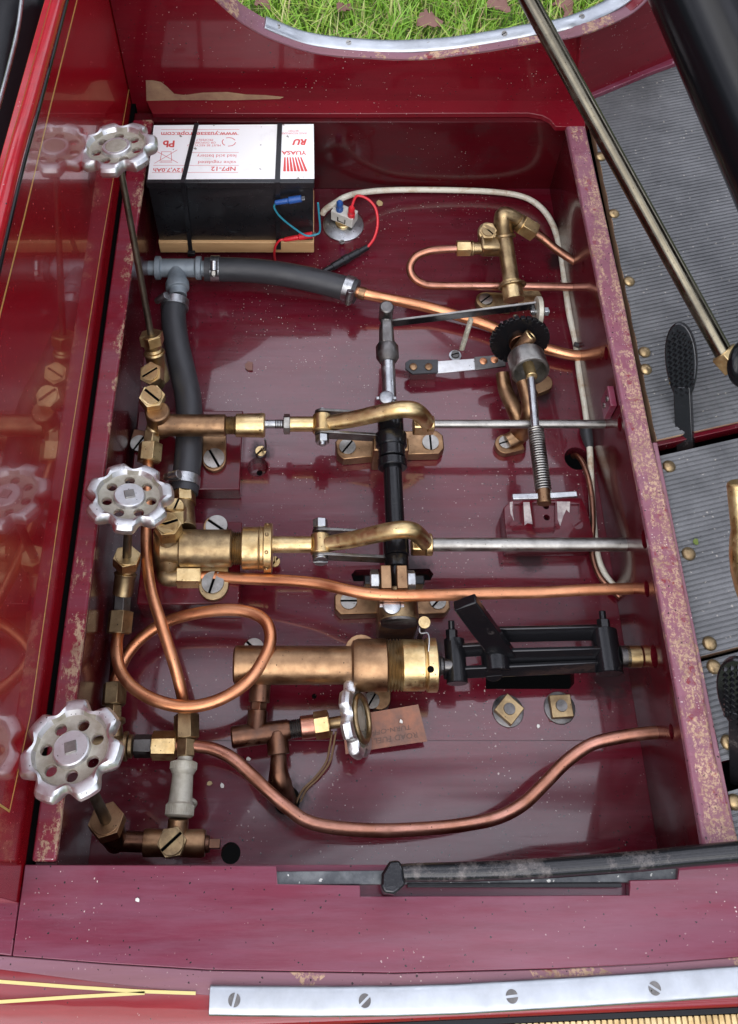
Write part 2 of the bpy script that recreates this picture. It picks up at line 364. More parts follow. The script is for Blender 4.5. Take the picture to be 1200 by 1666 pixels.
    m.set(col=c, rough=r, coat=coatw, coatr=coatr, spec=spec)
    m.bump(g, .10 * bumpk, .001); m.bump(m.noise(7, 3, .5, m.map((1, 2.2, 1))), .25 * bumpk, .0016); m.bump(m.noise(240, 3), .05, .0003)
    return m
maroon('floor_paint', (.115, .005, .013), bleach_sheen=.10, dirt=.3, rough=(.08, .24), coat=.85, coatr=.05, speck=.2, spec=.3, bumpk=2.1, stain_at=((990, 1100, 26), (905, 425, 15), (212, 720, 34), (668, 925, 20), (645, 1035, 22), (425, 735, 13), (700, 1060, 20), (468, 1305, 20), (200, 1000, 22), (880, 640, 16), (640, 725, 22), (860, 905, 18)))
maroon('wall_paint', (.07, .003, .006), dirt=.5, rough=(.12, .3), coat=.25, speck=.05, grain=(1, 1, 6))
maroon('panel_paint', (.36, .005, .012), rough=(.15, .25), coat=.55, coatr=.02, speck=.015, stains=False, bumpk=.12)
maroon('body_red', (.24, .010, .014), rough=(.1, .2), coat=.8, coatr=.03, speck=.04, stains=False, bumpk=.5)
maroon('back_paint', (.17, .005, .012), rough=(.14, .3), coat=.4, speck=.10, stains=False, grain=(1, 1, 10))
maroon('rim_left_paint', (.22, .012, .026), rough=(.15, .35), coat=.5, speck=.12, wear=.10, wsc=45, wx=-.165, bleach_sheen=.25)
maroon('rim_right_paint', (.24, .085, .115), rough=(.2, .4), coat=.25, speck=.35, wear=.42, wsc=70, wx=.247, bleach_sheen=.3)
maroon('front_paint', (.17, .022, .044), rough=(.12, .3), coat=.75, speck=.12, bumpk=1.8, bleach_sheen=.35, bcol=(.21, .09, .13), stains=False)  # lilac streaks paint the soft sky reflection into the base colour
maroon('block_paint', (.10, .004, .010), rough=(.12, .3), coat=.5, speck=.06, dirt=.5, stains=False)
maroon('flaky_paint', (.24, .11, .125), rough=(.3, .5), coat=.1, speck=.25, wear=.02, wsc=60, bleach_sheen=.6)
m = Mat('chipped_wood'); n = m.noise(40, 7, .7); m.set(col=m.mix(m.ramp(n, [(.35, 0.), (.65, 1.)]), (.45, .30, .17), (.28, .15, .1)), rough=.6); m.bump(n, .3, .001)
m = Mat('grey_ledge'); n = m.noise(60, 8, .75); c = m.mix(m.ramp(n, [(.4, 0.), (.7, 1.)]), (.05, .055, .06), (.17, .18, .18)); c = m.mix(m.specks(300, .35, .3), c, (.6, .6, .55)); m.set(col=c, rough=.35)
m = Mat('grass_soil'); n = m.noise(14, 8, .7); m.set(col=m.mix(m.ramp(n, [(.3, 0.), (.7, 1.)]), (.05, .10, .015), (.13, .16, .035)), rough=.9)
m = Mat('grass_blade'); oi = N(m.nt, 'ShaderNodeNewGeometry')
rr_ = N(m.nt, 'ShaderNodeNewGeometry')
c = m.ramp(rr_.outputs['Random Per Island'], [(0., (.13, .30, .02)), (.5, (.25, .48, .04)), (.72, (.40, .55, .08)), (.86, (.52, .50, .22)), (1., (.40, .30, .15))]); m.set(col=c, rough=.5)
m = Mat('scuff'); n = m.noise(70, 6, .7); m.set(col=m.mix(m.ramp(n, [(.4, 0.), (.6, 1.)]), (.55, .50, .46), (.28, .22, .22)), rough=.5)
print('materials ok')

# ================================================================= SETTING
H = 105.                       # rim height above the tray floor
GZ = -500.                     # grass below
g = M(); 
nx = 24
vs = {}
for i in range(nx + 1):
    for j in range(nx + 1):
        fx = (i / nx - .5); fy = (j / nx - .5)
        X = fx * abs(fx) * 4 * 30000; Yv = 1200 + fy * abs(fy) * 4 * 30000
        vs[i, j] = g.bm.verts.new((X, Yv, GZ - 14 + 8 * noise.noise(Vector((X * .004, Yv * .004, 0)))))
for i in range(nx):
    for j in range(nx): g.bm.faces.new((vs[i, j], vs[i + 1, j], vs[i + 1, j + 1], vs[i, j + 1]))
structure(g.build('ground', MT['grass_soil'], bev=0))
g = M(); rg = random.Random(3)
for k in range(22000):
    X = rg.uniform(-420, 900); Yv = rg.uniform(1120, 2050)
    tuft = noise.noise(Vector((X * .012, Yv * .012, 3.1)))
    L = rg.uniform(40, 95) * (1 + .5 * tuft); a = rg.uniform(0, 6.283); lean = rg.uniform(.4, 1.5); w = rg.uniform(.9, 2.0)
    b = Vector((X, Yv, GZ - 16 + 14 * tuft)); dr = Vector((math.cos(a), math.sin(a), 0)); sd = Vector((-dr.y, dr.x, 0)) * w
    p1 = b + Z3 * L * .5 + dr * L * .18 * lean; p2 = p1 + Z3 * L * .32 * (1.3 - lean * .5) + dr * L * .42 * lean
    q = [g.bm.verts.new(t) for t in (b - sd, b + sd, p1 + sd * .85, p1 - sd * .85, p2)]
    g.bm.faces.new(q[:4]); g.bm.faces.new((q[3], q[2], q[4]))
o = g.build('grass', MT['grass_blade'], bev=0, sharp=180); o['kind'] = 'stuff'
def leaf(px, py, L, a, lab):
    c = W(px, py, GZ + 32); m = M(); u = Vector((math.cos(a), math.sin(a), .15)); v = Vector((-math.sin(a), math.cos(a), .1)); n = 17
    top = []; bot = []
    for i in range(n):
        t = i / (n - 1); w = math.sin(math.pi * t ** .8) ** .7 * L * .33 * (1 + .16 * math.sin(i * 1.9 + px))
        mid = c + u * (t - .5) * L
        zz = 7 * math.sin(t * 5 + a) + 2 * math.sin(i * 1.3)
        top.append(mid + v * w + Z3 * (zz + w * .6)); bot.append(mid - v * w + Z3 * (zz + w * .35))
    m.prism(top + bot[::-1][1:-1], Vector((0, 0, .5)))
    o = m.build('fallen_leaf', MT['leaf'], bev=0); tag(o, lab, 'leaf', 'fallen leaves on the grass')
leaf(699, 38, 52, .2, 'pale brown fallen leaf on grass in the middle of the opening')
leaf(810, 12, 50, -.4, 'largest pinkish brown fallen leaf on grass just left of the brass rod')
leaf(915, 12, 48, -.9, 'dark curled fallen leaf on grass just right of the brass rod')
leaf(930, 32, 40, .5, 'small reddish leaf on grass touching the white edge strip')
leaf(560, 14, 36, .8, 'dull purple leaf half buried in grass above the battery side')
leaf(428, 8, 36, -.2, 'fallen leaf on grass at far left of the opening')

XL, XR, YF, YB = -160., 241., 63., 677.
# tray floor, with its holes really cut
fl = M().bx(-185, 262, YF - 30, YB + 6, -14, 0)
floor = structure(fl.build('floor', MT['floor_paint'], bev=.3))
def hole(px, py, rpx, z0, z1=2):
    c = W(px, py, 0); r = R(rpx, c); return M().lathe((c.x, c.y, z0), Z3, [(0, r), (z1 - z0, r)], 28)
cutout(floor, hole(419, 760, 17, -12)); cutout(floor, hole(421, 760, 5, -30)); cutout(floor, hole(515, 1132, 18, -1.4)); cutout(floor, hole(511, 1132, 4, -30))
cutout(floor, hole(375, 1388, 16, -30)); cutout(floor, hole(938, 746, 20, -30)); cutout(floor, hole(466, 1302, 22, -30))
def slot(pxl, a, b, z0):
    p = [W(x, y, 0) for x, y in pxl]; return M().prism([(q.x, q.y, z0) for q in p], (0, 0, 2 - z0))
cutout(floor, slot([(790, 1121), (926, 1121), (934, 1112), (934, 1090), (790, 1090)], 0, 0, -30))
cutout(floor, slot([(575, 946), (571, 935), (578, 927), (698, 925), (705, 934), (700, 944)], 0, 0, -30))
cutout(floor, M().bx(-190, 270, W(600, 1205, 0).y - .5, W(600, 1205, 0).y + .4, -1.2, 2))
# added dark sheet below the floor so the holes look into shade
structure(M().bx(-400, 520, YF - 200, YB + 60, -330, -322).build('hole_shade_sheet', MT['dark'], bev=0))

def wall(name, m, mat, lab, cat='wall', **k):
    o = m.build(name, MT[mat], None, **k); return tag(o, lab, cat)
wall('back_wall', M().bx(-185, 262, YB + 6.2, YB + 18, -14, H - 6.2), 'wall_paint', 'dark maroon upright board at the back of the tray behind the battery', 'board', bev=.5)
o = wall('left_wall', M().bx(XL - 14, XL - .2, YF - 8, YB + 6, .2, H - 6.2), 'wall_paint', 'dark maroon inner wall of the tray on the handwheel side', 'board', bev=.5)
rw = M().bx(XR, XR + 12, YF - 8, YB + 6, .2, H - 8.2)
o = wall('right_wall', rw, 'wall_paint', 'dark maroon inner wall of the tray that the rods and copper pipes pass through', 'board', bev=.5)
def hx(px, py, z, r):
    c = WX(px, py, XR); return M().lathe((XR - 4, c.y, c.z), X3, [(0, r), (30, r)], 20)
for (px, py, r) in ((1008, 690, 6), (1048, 877, 7), (1052, 958, 6), (1092, 1190, 5), (1064, 1068, 8), (986, 575, 6), (948, 434, 5), (922, 466, 5)): cutout(o, hx(px, py, 0, r))
# back ledge with its rounded bracket at the right end
pl = [(236, 165), (249, 192), (600, 192), (858, 191), (880, 195), (893, 202), (902, 213), (950, 213), (945, 165)]
wall('back_ledge', M().prism([W(x, y, H - 6) for x, y in pl], (0, 0, 6)), 'back_paint', 'narrow flat maroon ledge along the top of the back wall, flaked along its edges', 'ledge', bev=.6)
# left and right rims
pl = [(XL, YF - 1), (XL - .5, 300), (XL + 2, 560), (XL + 4.5, YB + 4), (-175, YB + 4), (-175, YF - 1)]
wall('left_rim', M().prism([(x, y, H - 6) for x, y in pl], (0, 0, 6)), 'rim_left_paint', 'maroon rim board between glossy red panel and tray, paint worn to bare wood along it', 'rim', bev=1.6)
ins = [(918, 213), (968, 460), (1046, 860), (1095, 1130), (1137, 1378)]; outs = [(1197, 1378), (1156, 1230), (1130, 1075), (1088, 860), (1055, 720), (1008, 480), (949, 213)]
wall('right_rim', M().prism([W(x, y, H - 8) for x, y in ins + outs], (0, 0, 8)), 'rim_right_paint', 'scuffed pinkish maroon rim board worn to bare wood beside the ribbed rubber mat', 'rim', bev=1.8)
a = W(1197, 1378, H)
wall('mat_edging', M().prism([(257.5, a.y, 90), (261.3, a.y, 90), (262, 345, 90), (258, 345, 90)], (0, 0, 13)), 'flaky_paint', 'thin lilac maroon strip between the worn right rim and the rubber mats', 'edging', bev=.8)
# bare wood patch on the back board and chips on the left rim
def patch(name, pts, th, mat, lab, cat='paint chip', sub=1):
    o = M().prism(pts, th).build(name, MT[mat], None, bev=0); return tag(o, lab, cat)
# ---- glossy red side panel
PXL = -179.5
pn = [(-179.5, 40, H - 40), (-179.5, 40, 300), (-179.5, 70, 362), (-179.5, 359, 358), (-179.5, 475, 348), (-179.5, 560, 340), (-179.5, 640, 331), (-179.5, 775, 322), (-179.5, 775, H - 40)]
panel = M().prism([Vector(p) + Vector((-12, 0, 0)) for p in pn], (12, 0, 0)).build('side_panel', MT['panel_paint'], bev=.6)
tag(panel, 'tall glossy crimson side panel with fine gold pinstripes, mirroring battery and handwheels', 'panel')
top = [Vector((-181, 70, 364)), Vector((-181, 359, 360)), Vector((-181, 475, 350)), Vector((-181, 560, 342)), Vector((-181, 775, 323))]
M().tube(top, 5.2, 16).build('top_beading', MT['panel_paint'], panel)
M().tube([p + Vector((3.2, 0, -7.5)) for p in top], 1.6, 8).build('black_trim', MT['black_gloss'], panel)
def stripe(pts, w, name='pinstripe', mat='pinstripe', parent=None, nrm=X3):
    m = M(); pts = [Vector(p) for p in pts]
    for a, b in zip(pts, pts[1:]):
        t = (b - a).normalized(); s_ = Vector(nrm).cross(t) * w / 2
        m.prism([a - s_, b - s_, b + s_, a + s_], Vector(nrm) * .15)
    return m.build(name, MT[mat], parent, bev=0)
X1 = PXL + .0
stripe([WX(193, 0, X1), WX(213, 125, X1), WX(165, 400, X1), WX(95, 840, X1), WX(50, 1160, X1), WX(15, 1320, X1), WX(-6, 1306, X1)], 1.25, parent=panel)
stripe([WX(125, 0, X1), WX(80, 180, X1), WX(40, 350, X1), WX(0, 510, X1), (X1, 200, 338)], 1.5, parent=panel)
# black strip put in for the shade in the gap between panel and rim
wall('gap_shade_strip', M().bx(-179.3, -175.1, 50, 735, H - 30, H - 4), 'dark', 'black strip standing for the shade in the gap between glossy panel foot and left rim', 'strip', bev=0)
# dark bodywork beyond the panel
m = M()
m.tube([WX(-75, 560, -300), WX(-45, 380, -300), WX(-22, 200, -300), WX(0, 40, -300), WX(15, -120, -300)], 62, 28)
o = m.build('boiler_casing', MT['black_gloss'], bev=0); tag(o, 'dark glossy curved casing glimpsed beyond the red panel at upper left', 'casing')
M().tube([WX(-5, 180, -236), WX(14, 110, -236), WX(30, 40, -236), WX(38, -30, -236)], 1.8, 10).build('steel_beading', MT['zinc'], o)

# ---- back board of the body, with the curved cut-out
YP = W(600, 165, H).y + 1
lo = [(349, 0), (379, 27), (400, 43), (439, 64), (499, 85), (550, 93), (640, 98), (700, 97), (796, 84), (867, 71), (925, 58)]
tp = [WY(x, y, YP) for x, y in lo]
x0 = -179; z0 = tp[0].z + 14
pts = [Vector((-179, YP, 70)), Vector((245, YP, 70)), Vector((245, YP, WY(960, 48, YP).z))] + tp[::-1] + [Vector((-112, YP, z0 + 22)), Vector((-140, YP, z0 + 60)), Vector((-179, YP, z0 + 90))]
back = M().prism(pts, (0, 22, 0)).build('back_board', MT['back_paint'], bev=.8)
tag(back, 'maroon body board behind the tray with a curved dip in its top edge', 'board')
# continuing angled to the right
A0 = W(945, 158, H); A1 = W(1100, 92, H); dr = Vector((A1.x - A0.x, A1.y - A0.y, 0)).normalized(); nn = Vector((-dr.y, dr.x, 0))
def onp(px, py):      # pixel on the slanted board's plane
    d = _ray(px, py); n = nn; t = (A0 - Vector((0, 0, VH))).dot(n) / d.dot(n); return Vector((0, 0, VH)) + d * t
rt = [onp(945, 60), onp(980, 42), onp(1021, 23), onp(1060, -12), onp(1120, -70), onp(1180, -120)]
far = rt[-1]
bl = [Vector((A0.x, A0.y, 70)), Vector((far.x, far.y, 70))]
o = M().prism(bl + rt[::-1], nn * 20).build('angled_board', MT['back_paint'], bev=.8); tag(o, 'maroon body board turning outward behind the rubber mat at upper right', 'board')
q = [W(950, 149, H), W(1120, 84, H), W(1180, 60, H), W(1184, 72, H), W(1064, 115, H), W(960, 158, H)]
wall('mat_end_strip', M().prism([p - Z3 * 6 for p in q], (0, 0, 6)), 'front_paint', 'slanting maroon fillet at the far end of the rubber mat', 'strip', bev=.8)
# pale worn upper face of the board edge + white painted aluminium strip on top
lip = [WY(x, y, YP) + Vector((0, 11, 1.2)) for x, y in [(349, 0), (379, 27), (400, 43), (439, 64), (499, 85), (550, 93), (640, 98), (700, 97), (796, 84), (867, 71)]] + [onp(945, 55) + nn * 9, onp(1021, 23) + nn * 9, onp(1060, -12) + nn * 9]
o = M().tube(lip, 1, flat=(Y3, 11.2, 1.0)).build('board_capping', MT['flaky_paint'], bev=.4); tag(o, 'pale lilac worn capping along the curved top of the back board', 'capping')
sp_px = [(430, 31), (460, 42), (500, 56), (560, 71), (640, 77), (720, 74), (790, 66), (860, 56), (940, 36), (1015, 12), (1060, -8), (1110, -30)]
def onp2(px, py, off):
    d = _ray(px, py); t = (A0 + nn * off - Vector((0, 0, VH))).dot(nn) / d.dot(nn); return Vector((0, 0, VH)) + d * t
LP_ = [(x, WY(x, y, YP), Y3) for x, y in lo[:-1]] + [(945, onp(945, 57), nn), (1021, onp(1021, 23), nn), (1060, onp(1060, -12), nn), (1120, onp(1120, -70), nn)]
def lipat(x):
    for (xa, pa, na), (xb, pb, nb) in zip(LP_, LP_[1:]):
        if xa <= x <= xb:
            t = (x - xa) / (xb - xa); return pa * (1 - t) + pb * t, na * (1 - t) + nb * t
sp3 = []
for x, y in sp_px[:]:
    p_, n_ = lipat(x); sp3.append(p_ + n_ * 15.5 + Z3 * 2.6)
ARC = [(-1, -1), (1, -1)] + [(math.cos(math.pi * i / 10), math.sin(math.pi * i / 10)) for i in range(11)]
es = M().tube(sp3, 1, flat=(Y3 + Z3 * .15, 7.5, 2.4, ARC)).build('edge_strip', MT['alu_strip'], bev=.4)
tag(es, 'bright white metal edge strip along the curved opening in front of the grass', 'strip')
for (x, y) in ((451, 37), (567, 71), (699, 73), (822, 61), (961, 29)):
    p_, n_ = lipat(x); p = p_ + n_ * 15 + Z3 * 5.0
    M().screw(p - Z3 * .6, Z3 + Y3 * -.3, 2.6, 1.0, .6).build('screw', MT['steel'], es, bev=0)
# bare wood where paint has flaked at the foot of the back board
q = [(237, 131), (248, 131), (262, 134), (272, 142), (283, 153), (300, 155), (330, 151), (370, 150), (400, 154), (430, 155), (461, 158), (455, 161), (380, 163), (290, 163), (238, 164)]
o = patch('flaked_patch', [WY(x, y, YP - .25) for x, y in q], (0, .4, 0), 'chipped_wood', 'bare wood patch with ragged edge where paint has flaked above the battery')

# ---- front board with its stepped cut-out
fb = [(46, 1409), (450, 1411), (452, 1440), (585, 1442), (585, 1460), (1018, 1458), (1018, 1434), (1095, 1432), (1097, 1412), (1300, 1400), (1300, 1548), (1200, 1557), (1050, 1568), (900, 1576), (640, 1583), (340, 1578), (180, 1568), (26, 1556)]
wall('front_board', M().prism([W(x, y, H - 9) for x, y in fb], (0, 0, 9)), 'front_paint', 'broad maroon front board with stepped notch under the black lever', 'board', bev=.5)
ub = [(-176, YF - 2), (-176, 30), (262, 30), (262, YF - 2)]
wall('front_rail', M().prism([(x, y, H - 17) for x, y in ub], (0, 0, 7)), 'front_paint', 'sunken maroon rail seen through the slot in the front board', 'rail', bev=.4)
gl = [(446, 1419), (1100, 1413), (1100, 1436), (446, 1441)]
wall('grey_ledge', M().prism([W(x, y, H - 9.6) for x, y in gl], (0, 0, 5)), 'grey_ledge', 'speckled blue grey ledge in the notch behind the black lever', 'ledge', bev=.4)
wall('front_wall', M().bx(-176, 262, YF - 12, YF - 4, .2, H - 17.2), 'wall_paint', 'dark maroon inner wall below the front board', 'board', bev=.5)
# flaking strip, left pillar, red sill
fs = [(-40, 1553), (26, 1557), (180, 1569), (340, 1579), (640, 1584), (900, 1577), (1050, 1569), (1300, 1549)]
fe = [(1300, 1585), (1060, 1603), (830, 1616), (640, 1624), (400, 1624), (330, 1618), (180, 1600), (26, 1580), (-40, 1572)]
wall('flaking_strip', M().prism([W(x, y, H - 9) for x, y in fs + fe], (0, 0, 8)), 'flaky_paint', 'crackled lilac maroon strip between front board and metal edge strip', 'strip', bev=.5)
sill = M()
prof = [(0, 0), (-8, -1), (-20, -3), (-30, -10), (-36, -24), (-38, -80)]
xs = [-420 + 35 * i for i in range(24)]
pr = None
def ye(x): return -18.6 + .036 * (x - 44) if x > 44 else -18.6 - .03 * (44 - x)
def sy(x): return -2 + 0.00034 * (x - 20) ** 2 * (.6 if x > 20 else .55)
for x in xs:
    e_y = ye(x); rg_ = [sill.bm.verts.new((x, yy, H - 2.2 + zz)) for yy, zz in ((sy(x) + 6, 0), (e_y + 4, 0), (e_y + 1.8, -.5), (e_y + .6, -1.7), (e_y, -4), (e_y, -70))]
    if pr:
        for i in range(5): sill.bm.faces.new((pr[i], pr[i + 1], rg_[i + 1], rg_[i]))
    pr = rg_
o = sill.build('red_sill', MT['body_red'], bev=0, sharp=60); tag(o, 'rounded glossy red body edge along the very bottom with pale pinstripes', 'sill')
stripe([W(-60, 1591, H), W(0, 1597, H), W(120, 1606, H), W(230, 1613, H), W(318, 1616, H)], 1.7, 'pinstripe', 'pinstripe_pale', o, Z3)
stripe([W(-60, 1634, H), W(0, 1630, H), W(120, 1622, H), W(235, 1615.5, H)], 1.7, 'pinstripe', 'pinstripe_pale', o, Z3)
lf = [(-60, 1372), (24, 1399), (44, 1404), (38, 1450), (24, 1556), (-60, 1546)]
wall('corner_board', M().prism([W(x, y, H - 9) for x, y in lf], (0, 0, 8)), 'front_paint', 'small maroon corner board left of the dark joint in front of the panel', 'board', bev=.8)
# aluminium strip in front with slotted screws
cx = [(345, 1627), (400, 1628), (520, 1629), (640, 1628), (740, 1625), (830, 1620), (950, 1613), (1060, 1606), (1200, 1596), (1320, 1586)]
c3 = [W(x, y, H + .5) for x, y in cx]
fst = M().tube([c3[0] + Vector((-1.5, 0, 0))] + c3, 1, smooth=False, flat=(Y3, 7.5, 2.8, [(-1, -1), (1, -1)] + [(math.copysign(abs(math.cos(math.pi * i / 14)) ** .55, math.cos(math.pi * i / 14)), math.sin(math.pi * i / 14) ** .7) for i in range(15)])).build('front_edge_strip', MT['alu_strip'], bev=.3)
tag(fst, 'long half round aluminium strip screwed along the front edge', 'strip')
for (x, y, a) in ((381, 1627, 1.3), (593, 1628, .7), (832, 1621, .1), (1064, 1608, 2.6)):
    M().screw(W(x, y, H + 2.2), Z3, 3.5, 1.6, a, .15).build('screw', MT['steel_dark'], fst, bev=0)
# ribbed brass at the very front
m = M()
for i in range(58):
    x = 116 + i * 3.6
    m.box((x, ye(x) - 6.2, 84), (1.45, 3, 9))
o = m.build('brass_radiator_edge', MT['brass'], bev=.3); tag(o, 'row of narrow brass fins peeping out below the sill at bottom right', 'brass fins')
M().tube([(100 + 20 * i, ye(100 + 20 * i) - 6.6, 84) for i in range(12)], 1, smooth=False, flat=(Y3, 3, 8)).build('backing_bar', MT['brass_old'], o)
bk = M().tube([(-60 + 20 * i, ye(-60 + 20 * i) - 1.6, 92) for i in range(20)], 1, smooth=False, flat=(Y3, 1.3, 6)).build('black_gap_trim', MT['black_gloss'], bev=0); tag(bk, 'thin black trim under the red sill edge above the brass fins', 'trim')

# ---- ribbed rubber mats
ang = rad(13.4); eu = Vector((math.cos(ang), math.sin(ang), 0)); ev = Vector((-math.sin(ang), math.cos(ang), 0)); MZ = 99.
def mat_piece(name, v0, v1, lab, xl=262.5, xr=520):
    m = M(); pit = 3.55; v = v0; k = 0
    prof = [(0, -.9), (.14, -.9), (.26, 0), (.86, 0), (.98, -.9)]
    rows = []
    while v < v1:
        for a, h in prof:
            vv = v + a * pit
            if vv > v1: break
            ul = (xl - ev.x * vv) / eu.x + .5 * math.sin(vv * .21) * .8; ur = (xr - ev.x * vv) / eu.x
            rows.append([eu * (ul + (ur - ul) * i / 6) + ev * vv + Z3 * (MZ + h + .4 * math.sin(vv * .03 + i)) for i in range(7)])
        v += pit
    vr = [[m.bm.verts.new(p) for p in r_] for r_ in rows]
    for a, b in zip(vr, vr[1:]):
        for i in range(6): m.bm.faces.new((a[i], a[i + 1], b[i + 1], b[i]))
    o = m.build(name, MT['mat_rubber'], None, bev=0, sharp=20)
    sm = M(); c = [rows[0][0], rows[0][-1], rows[-1][-1], rows[-1][0]]
    sm.prism([Vector((p.x, p.y, MZ - 12)) for p in c], (0, 0, 10.7)); sm.build('backing_board', MT['chipped_wood'] if 'far' in lab else MT['wall_paint'], o)
    return tag(o, lab, 'mat', 'ribbed rubber mats')
def vof(px, py): return W(px, py, MZ).dot(ev)
va = vof(1065, 716); vb = vof(1072, 741); vc = vof(1132, 1072); vd = vof(1162, 1242); ve = vof(1172, 1291)
mats = [mat_piece('rubber_mat', va, vof(1100, 112) + 18, 'largest grey ribbed rubber mat at the far right, behind the pedal slot', 263.2),
        mat_piece('rubber_mat', vc + 1, vb, 'grey ribbed rubber mat in front of the pedal slot, second from far end'),
        mat_piece('rubber_mat', vd, vc - 1, 'short grey ribbed rubber mat ending at the notch near the front', 262.5),
        mat_piece('rubber_mat', ve - 60, ve, 'small corner of ribbed rubber mat nearest the front lever')]
wall('slot_edge_batten', M().prism([eu * 332 + ev * (va - 4) + Z3 * 84, eu * 520 + ev * (va - 4) + Z3 * 84, eu * 520 + ev * (va - .3) + Z3 * 84, eu * 332 + ev * (va - .3) + Z3 * 84], (0, 0, 12)), 'block_paint', 'dark reddish wooden edge of the mat board at the pedal slot', 'batten', bev=.5)
structure(M().bx(262, 520, 20, 830, 40, 44).build('cab_floor', MT['dark'], bev=0))
for i, (x, y, w) in enumerate(((977, 255, 'highest, half hidden by the brass rod'), (998, 348, 'second from the top'), (1023, 458, 'third from the top'), (1048, 573, 'upper of the close pair by the pedal'), (1050, 601, 'lower of the close pair by the pedal'), (1088, 759, 'just below the pedal slot'), (1120, 901, 'midway down the second mat'), (1154, 1047, 'just above the thin joint between mats'), (1161, 1085, 'just below the thin joint between mats'), (1184, 1208, 'above the notch at lower right'), (1194, 1305, 'lowest, on the small front mat'))):
    c = W(x, y, MZ); m = M().lathe(c, Z3, [(-.4, 4.9), (.3, 5.0), (1.2, 4.6), (2.4, 3.4), (3.1, 1.7), (3.3, .1)], 24)
    o = m.build('brass_stud', MT['brass_old'], bev=0); tag(o, 'domed brass stud on mat edge, ' + w, 'stud', 'brass studs along the mats')

# ================================================================= FITTINGS
def lat(pa, pb, prof, n=28):      # lathe between two points with profile in fractions of length and mm radii
    pa = Vector(pa); pb = Vector(pb); L = (pb - pa).length
    return M().lathe(pa, pb - pa, [(t * L, r) for t, r in prof], n)
def up(p, h): return Vector(p) + Z3 * h
# handwheel mesh, made once, copied for each valve
def wheel_mesh():
    m = M(); n = 168; Rw = 29.5
    def Rt(t):
        c = math.cos(7 * t); gg = max(0, (-c + .25) / 1.25) ** 1.3; return Rw * (1 - .21 * gg)
    prof = [(.0, -2.6, 0), (.30, -2.6, 0), (.62, -2.4, 0), (.66, -4.2, .3), (.80, -5.2, .6), (.94, -4.2, 1), (1.0, -1.4, 1), (1.0, 1.6, 1), (.94, 4.0, 1), (.84, 4.9, .6), (.74, 4.3, .3), (.68, 1.2, .1), (.62, .6, 0), (.42, .4, 0), (.37, .6, 0), (.345, 3.0, 0), (.32, 3.5, 0), (.0, 3.5, 0)]
    pr = None; c0 = m.bm.verts.new((0, 0, -2.6)); c1 = m.bm.verts.new((0, 0, 3.5))
    for k, (f, z, b) in enumerate(prof[1:-1]):
        ring = []
        for i in range(n):
            t = 2 * math.pi * i / n; r = f * (Rw * (1 - b) + Rt(t) * b) if b else f * Rw
            ring.append(m.bm.verts.new((r * math.cos(t), r * math.sin(t), z)))
        if pr: m.skin(pr, ring)
        else:
            for i in range(n): m.bm.faces.new((c0, ring[(i + 1) % n], ring[i]))
        pr = ring
    for i in range(n): m.bm.faces.new((c1, pr[i], pr[(i + 1) % n]))
    o = m.build('wheel_disc', MT['alu_cast'], None, bev=0, loc=(0, 0, 0))
    cm = M()
    for i in range(7):
        t = 2 * math.pi * (i + .5) / 7 + .1; r = .50 * Rw; cm.lathe((r * math.cos(t), r * math.sin(t), -12), Z3, [(0, 3.3), (11, 3.3), (15, 3.9), (24, 4.2)], 20)
    c = cm.build('cutter', MT['dark'], None, bev=0)
    b = o.modifiers.new('cut', 'BOOLEAN'); b.operation = 'DIFFERENCE'; b.object = c; b.solver = 'EXACT'
    bpy.context.view_layer.update(); bake(o); me = c.data; bpy.data.objects.remove(c); bpy.data.meshes.remove(me)
    me = o.data
    if len(me.materials) < 2: me.materials.append(MT['alu_dirty'])
    for p in me.polygons:
        cc = p.center / MM; rr = math.hypot(cc.x, cc.y)
        if .36 * Rw < rr < .70 * Rw and cc.z > -1: p.material_index = 1
    bpy.data.objects.remove(o)
    return me
WM = wheel_mesh()
def handwheel(parent, c, nrm, spin=0, sc_=1., square=True, name='handwheel'):
    c = Vector(c); o = bpy.data.objects.new(name, WM); COL.objects.link(o); o.parent = parent
    q = Vector(nrm).normalized().to_track_quat('Z', 'Y')
    o.matrix_local = Matrix.Translation((c - LOC[parent.name]) * MM) @ q.to_matrix().to_4x4() @ Matrix.Rotation(spin, 4, 'Z') @ Matrix.Scale(sc_, 4)
    u, v, a = basis(nrm); m = M()
    if square: m.box(c + a * 4.1, (3.6, 3.6, .9), u * .96 + v * .28, v * .96 - u * .28)
    else: m.lathe(c + a * 3.2, a, [(0, 8.7), (.9, 8.4), (1.0, 7.5), (.8, .1)], 28)
    m.build('spindle_end', MT['steel' if square else 'alu_dirty'], parent, bev=.3)
    return o

# ---- mounting blocks
def box_px(name, x0, x1, ytop, ybt, ybot, lab, mat='block_paint', zt=None):
    Yf = W(x0, ybot, 0).y; zt = zt or WY((x0 + x1) / 2, ybt, Yf).z
    a = W(x0, ybt, zt); b = W(x1, ybt, zt); cc = W(x1, ytop, zt)
    o = M().bx(a.x, b.x, Yf, cc.y, .2, zt).build(name, MT[mat], bev=1.0); tag(o, lab, 'block'); return zt
z1 = 20.0; box_px('mounting_block', 212, 390, 668, 787, 812, 'maroon wooden block under the upper pump, partly below the black hose', zt=20.0)
z2 = box_px('mounting_block', 222, 388, 849, 983, 1006, 'maroon wooden block under the middle pump with big slotted screws')

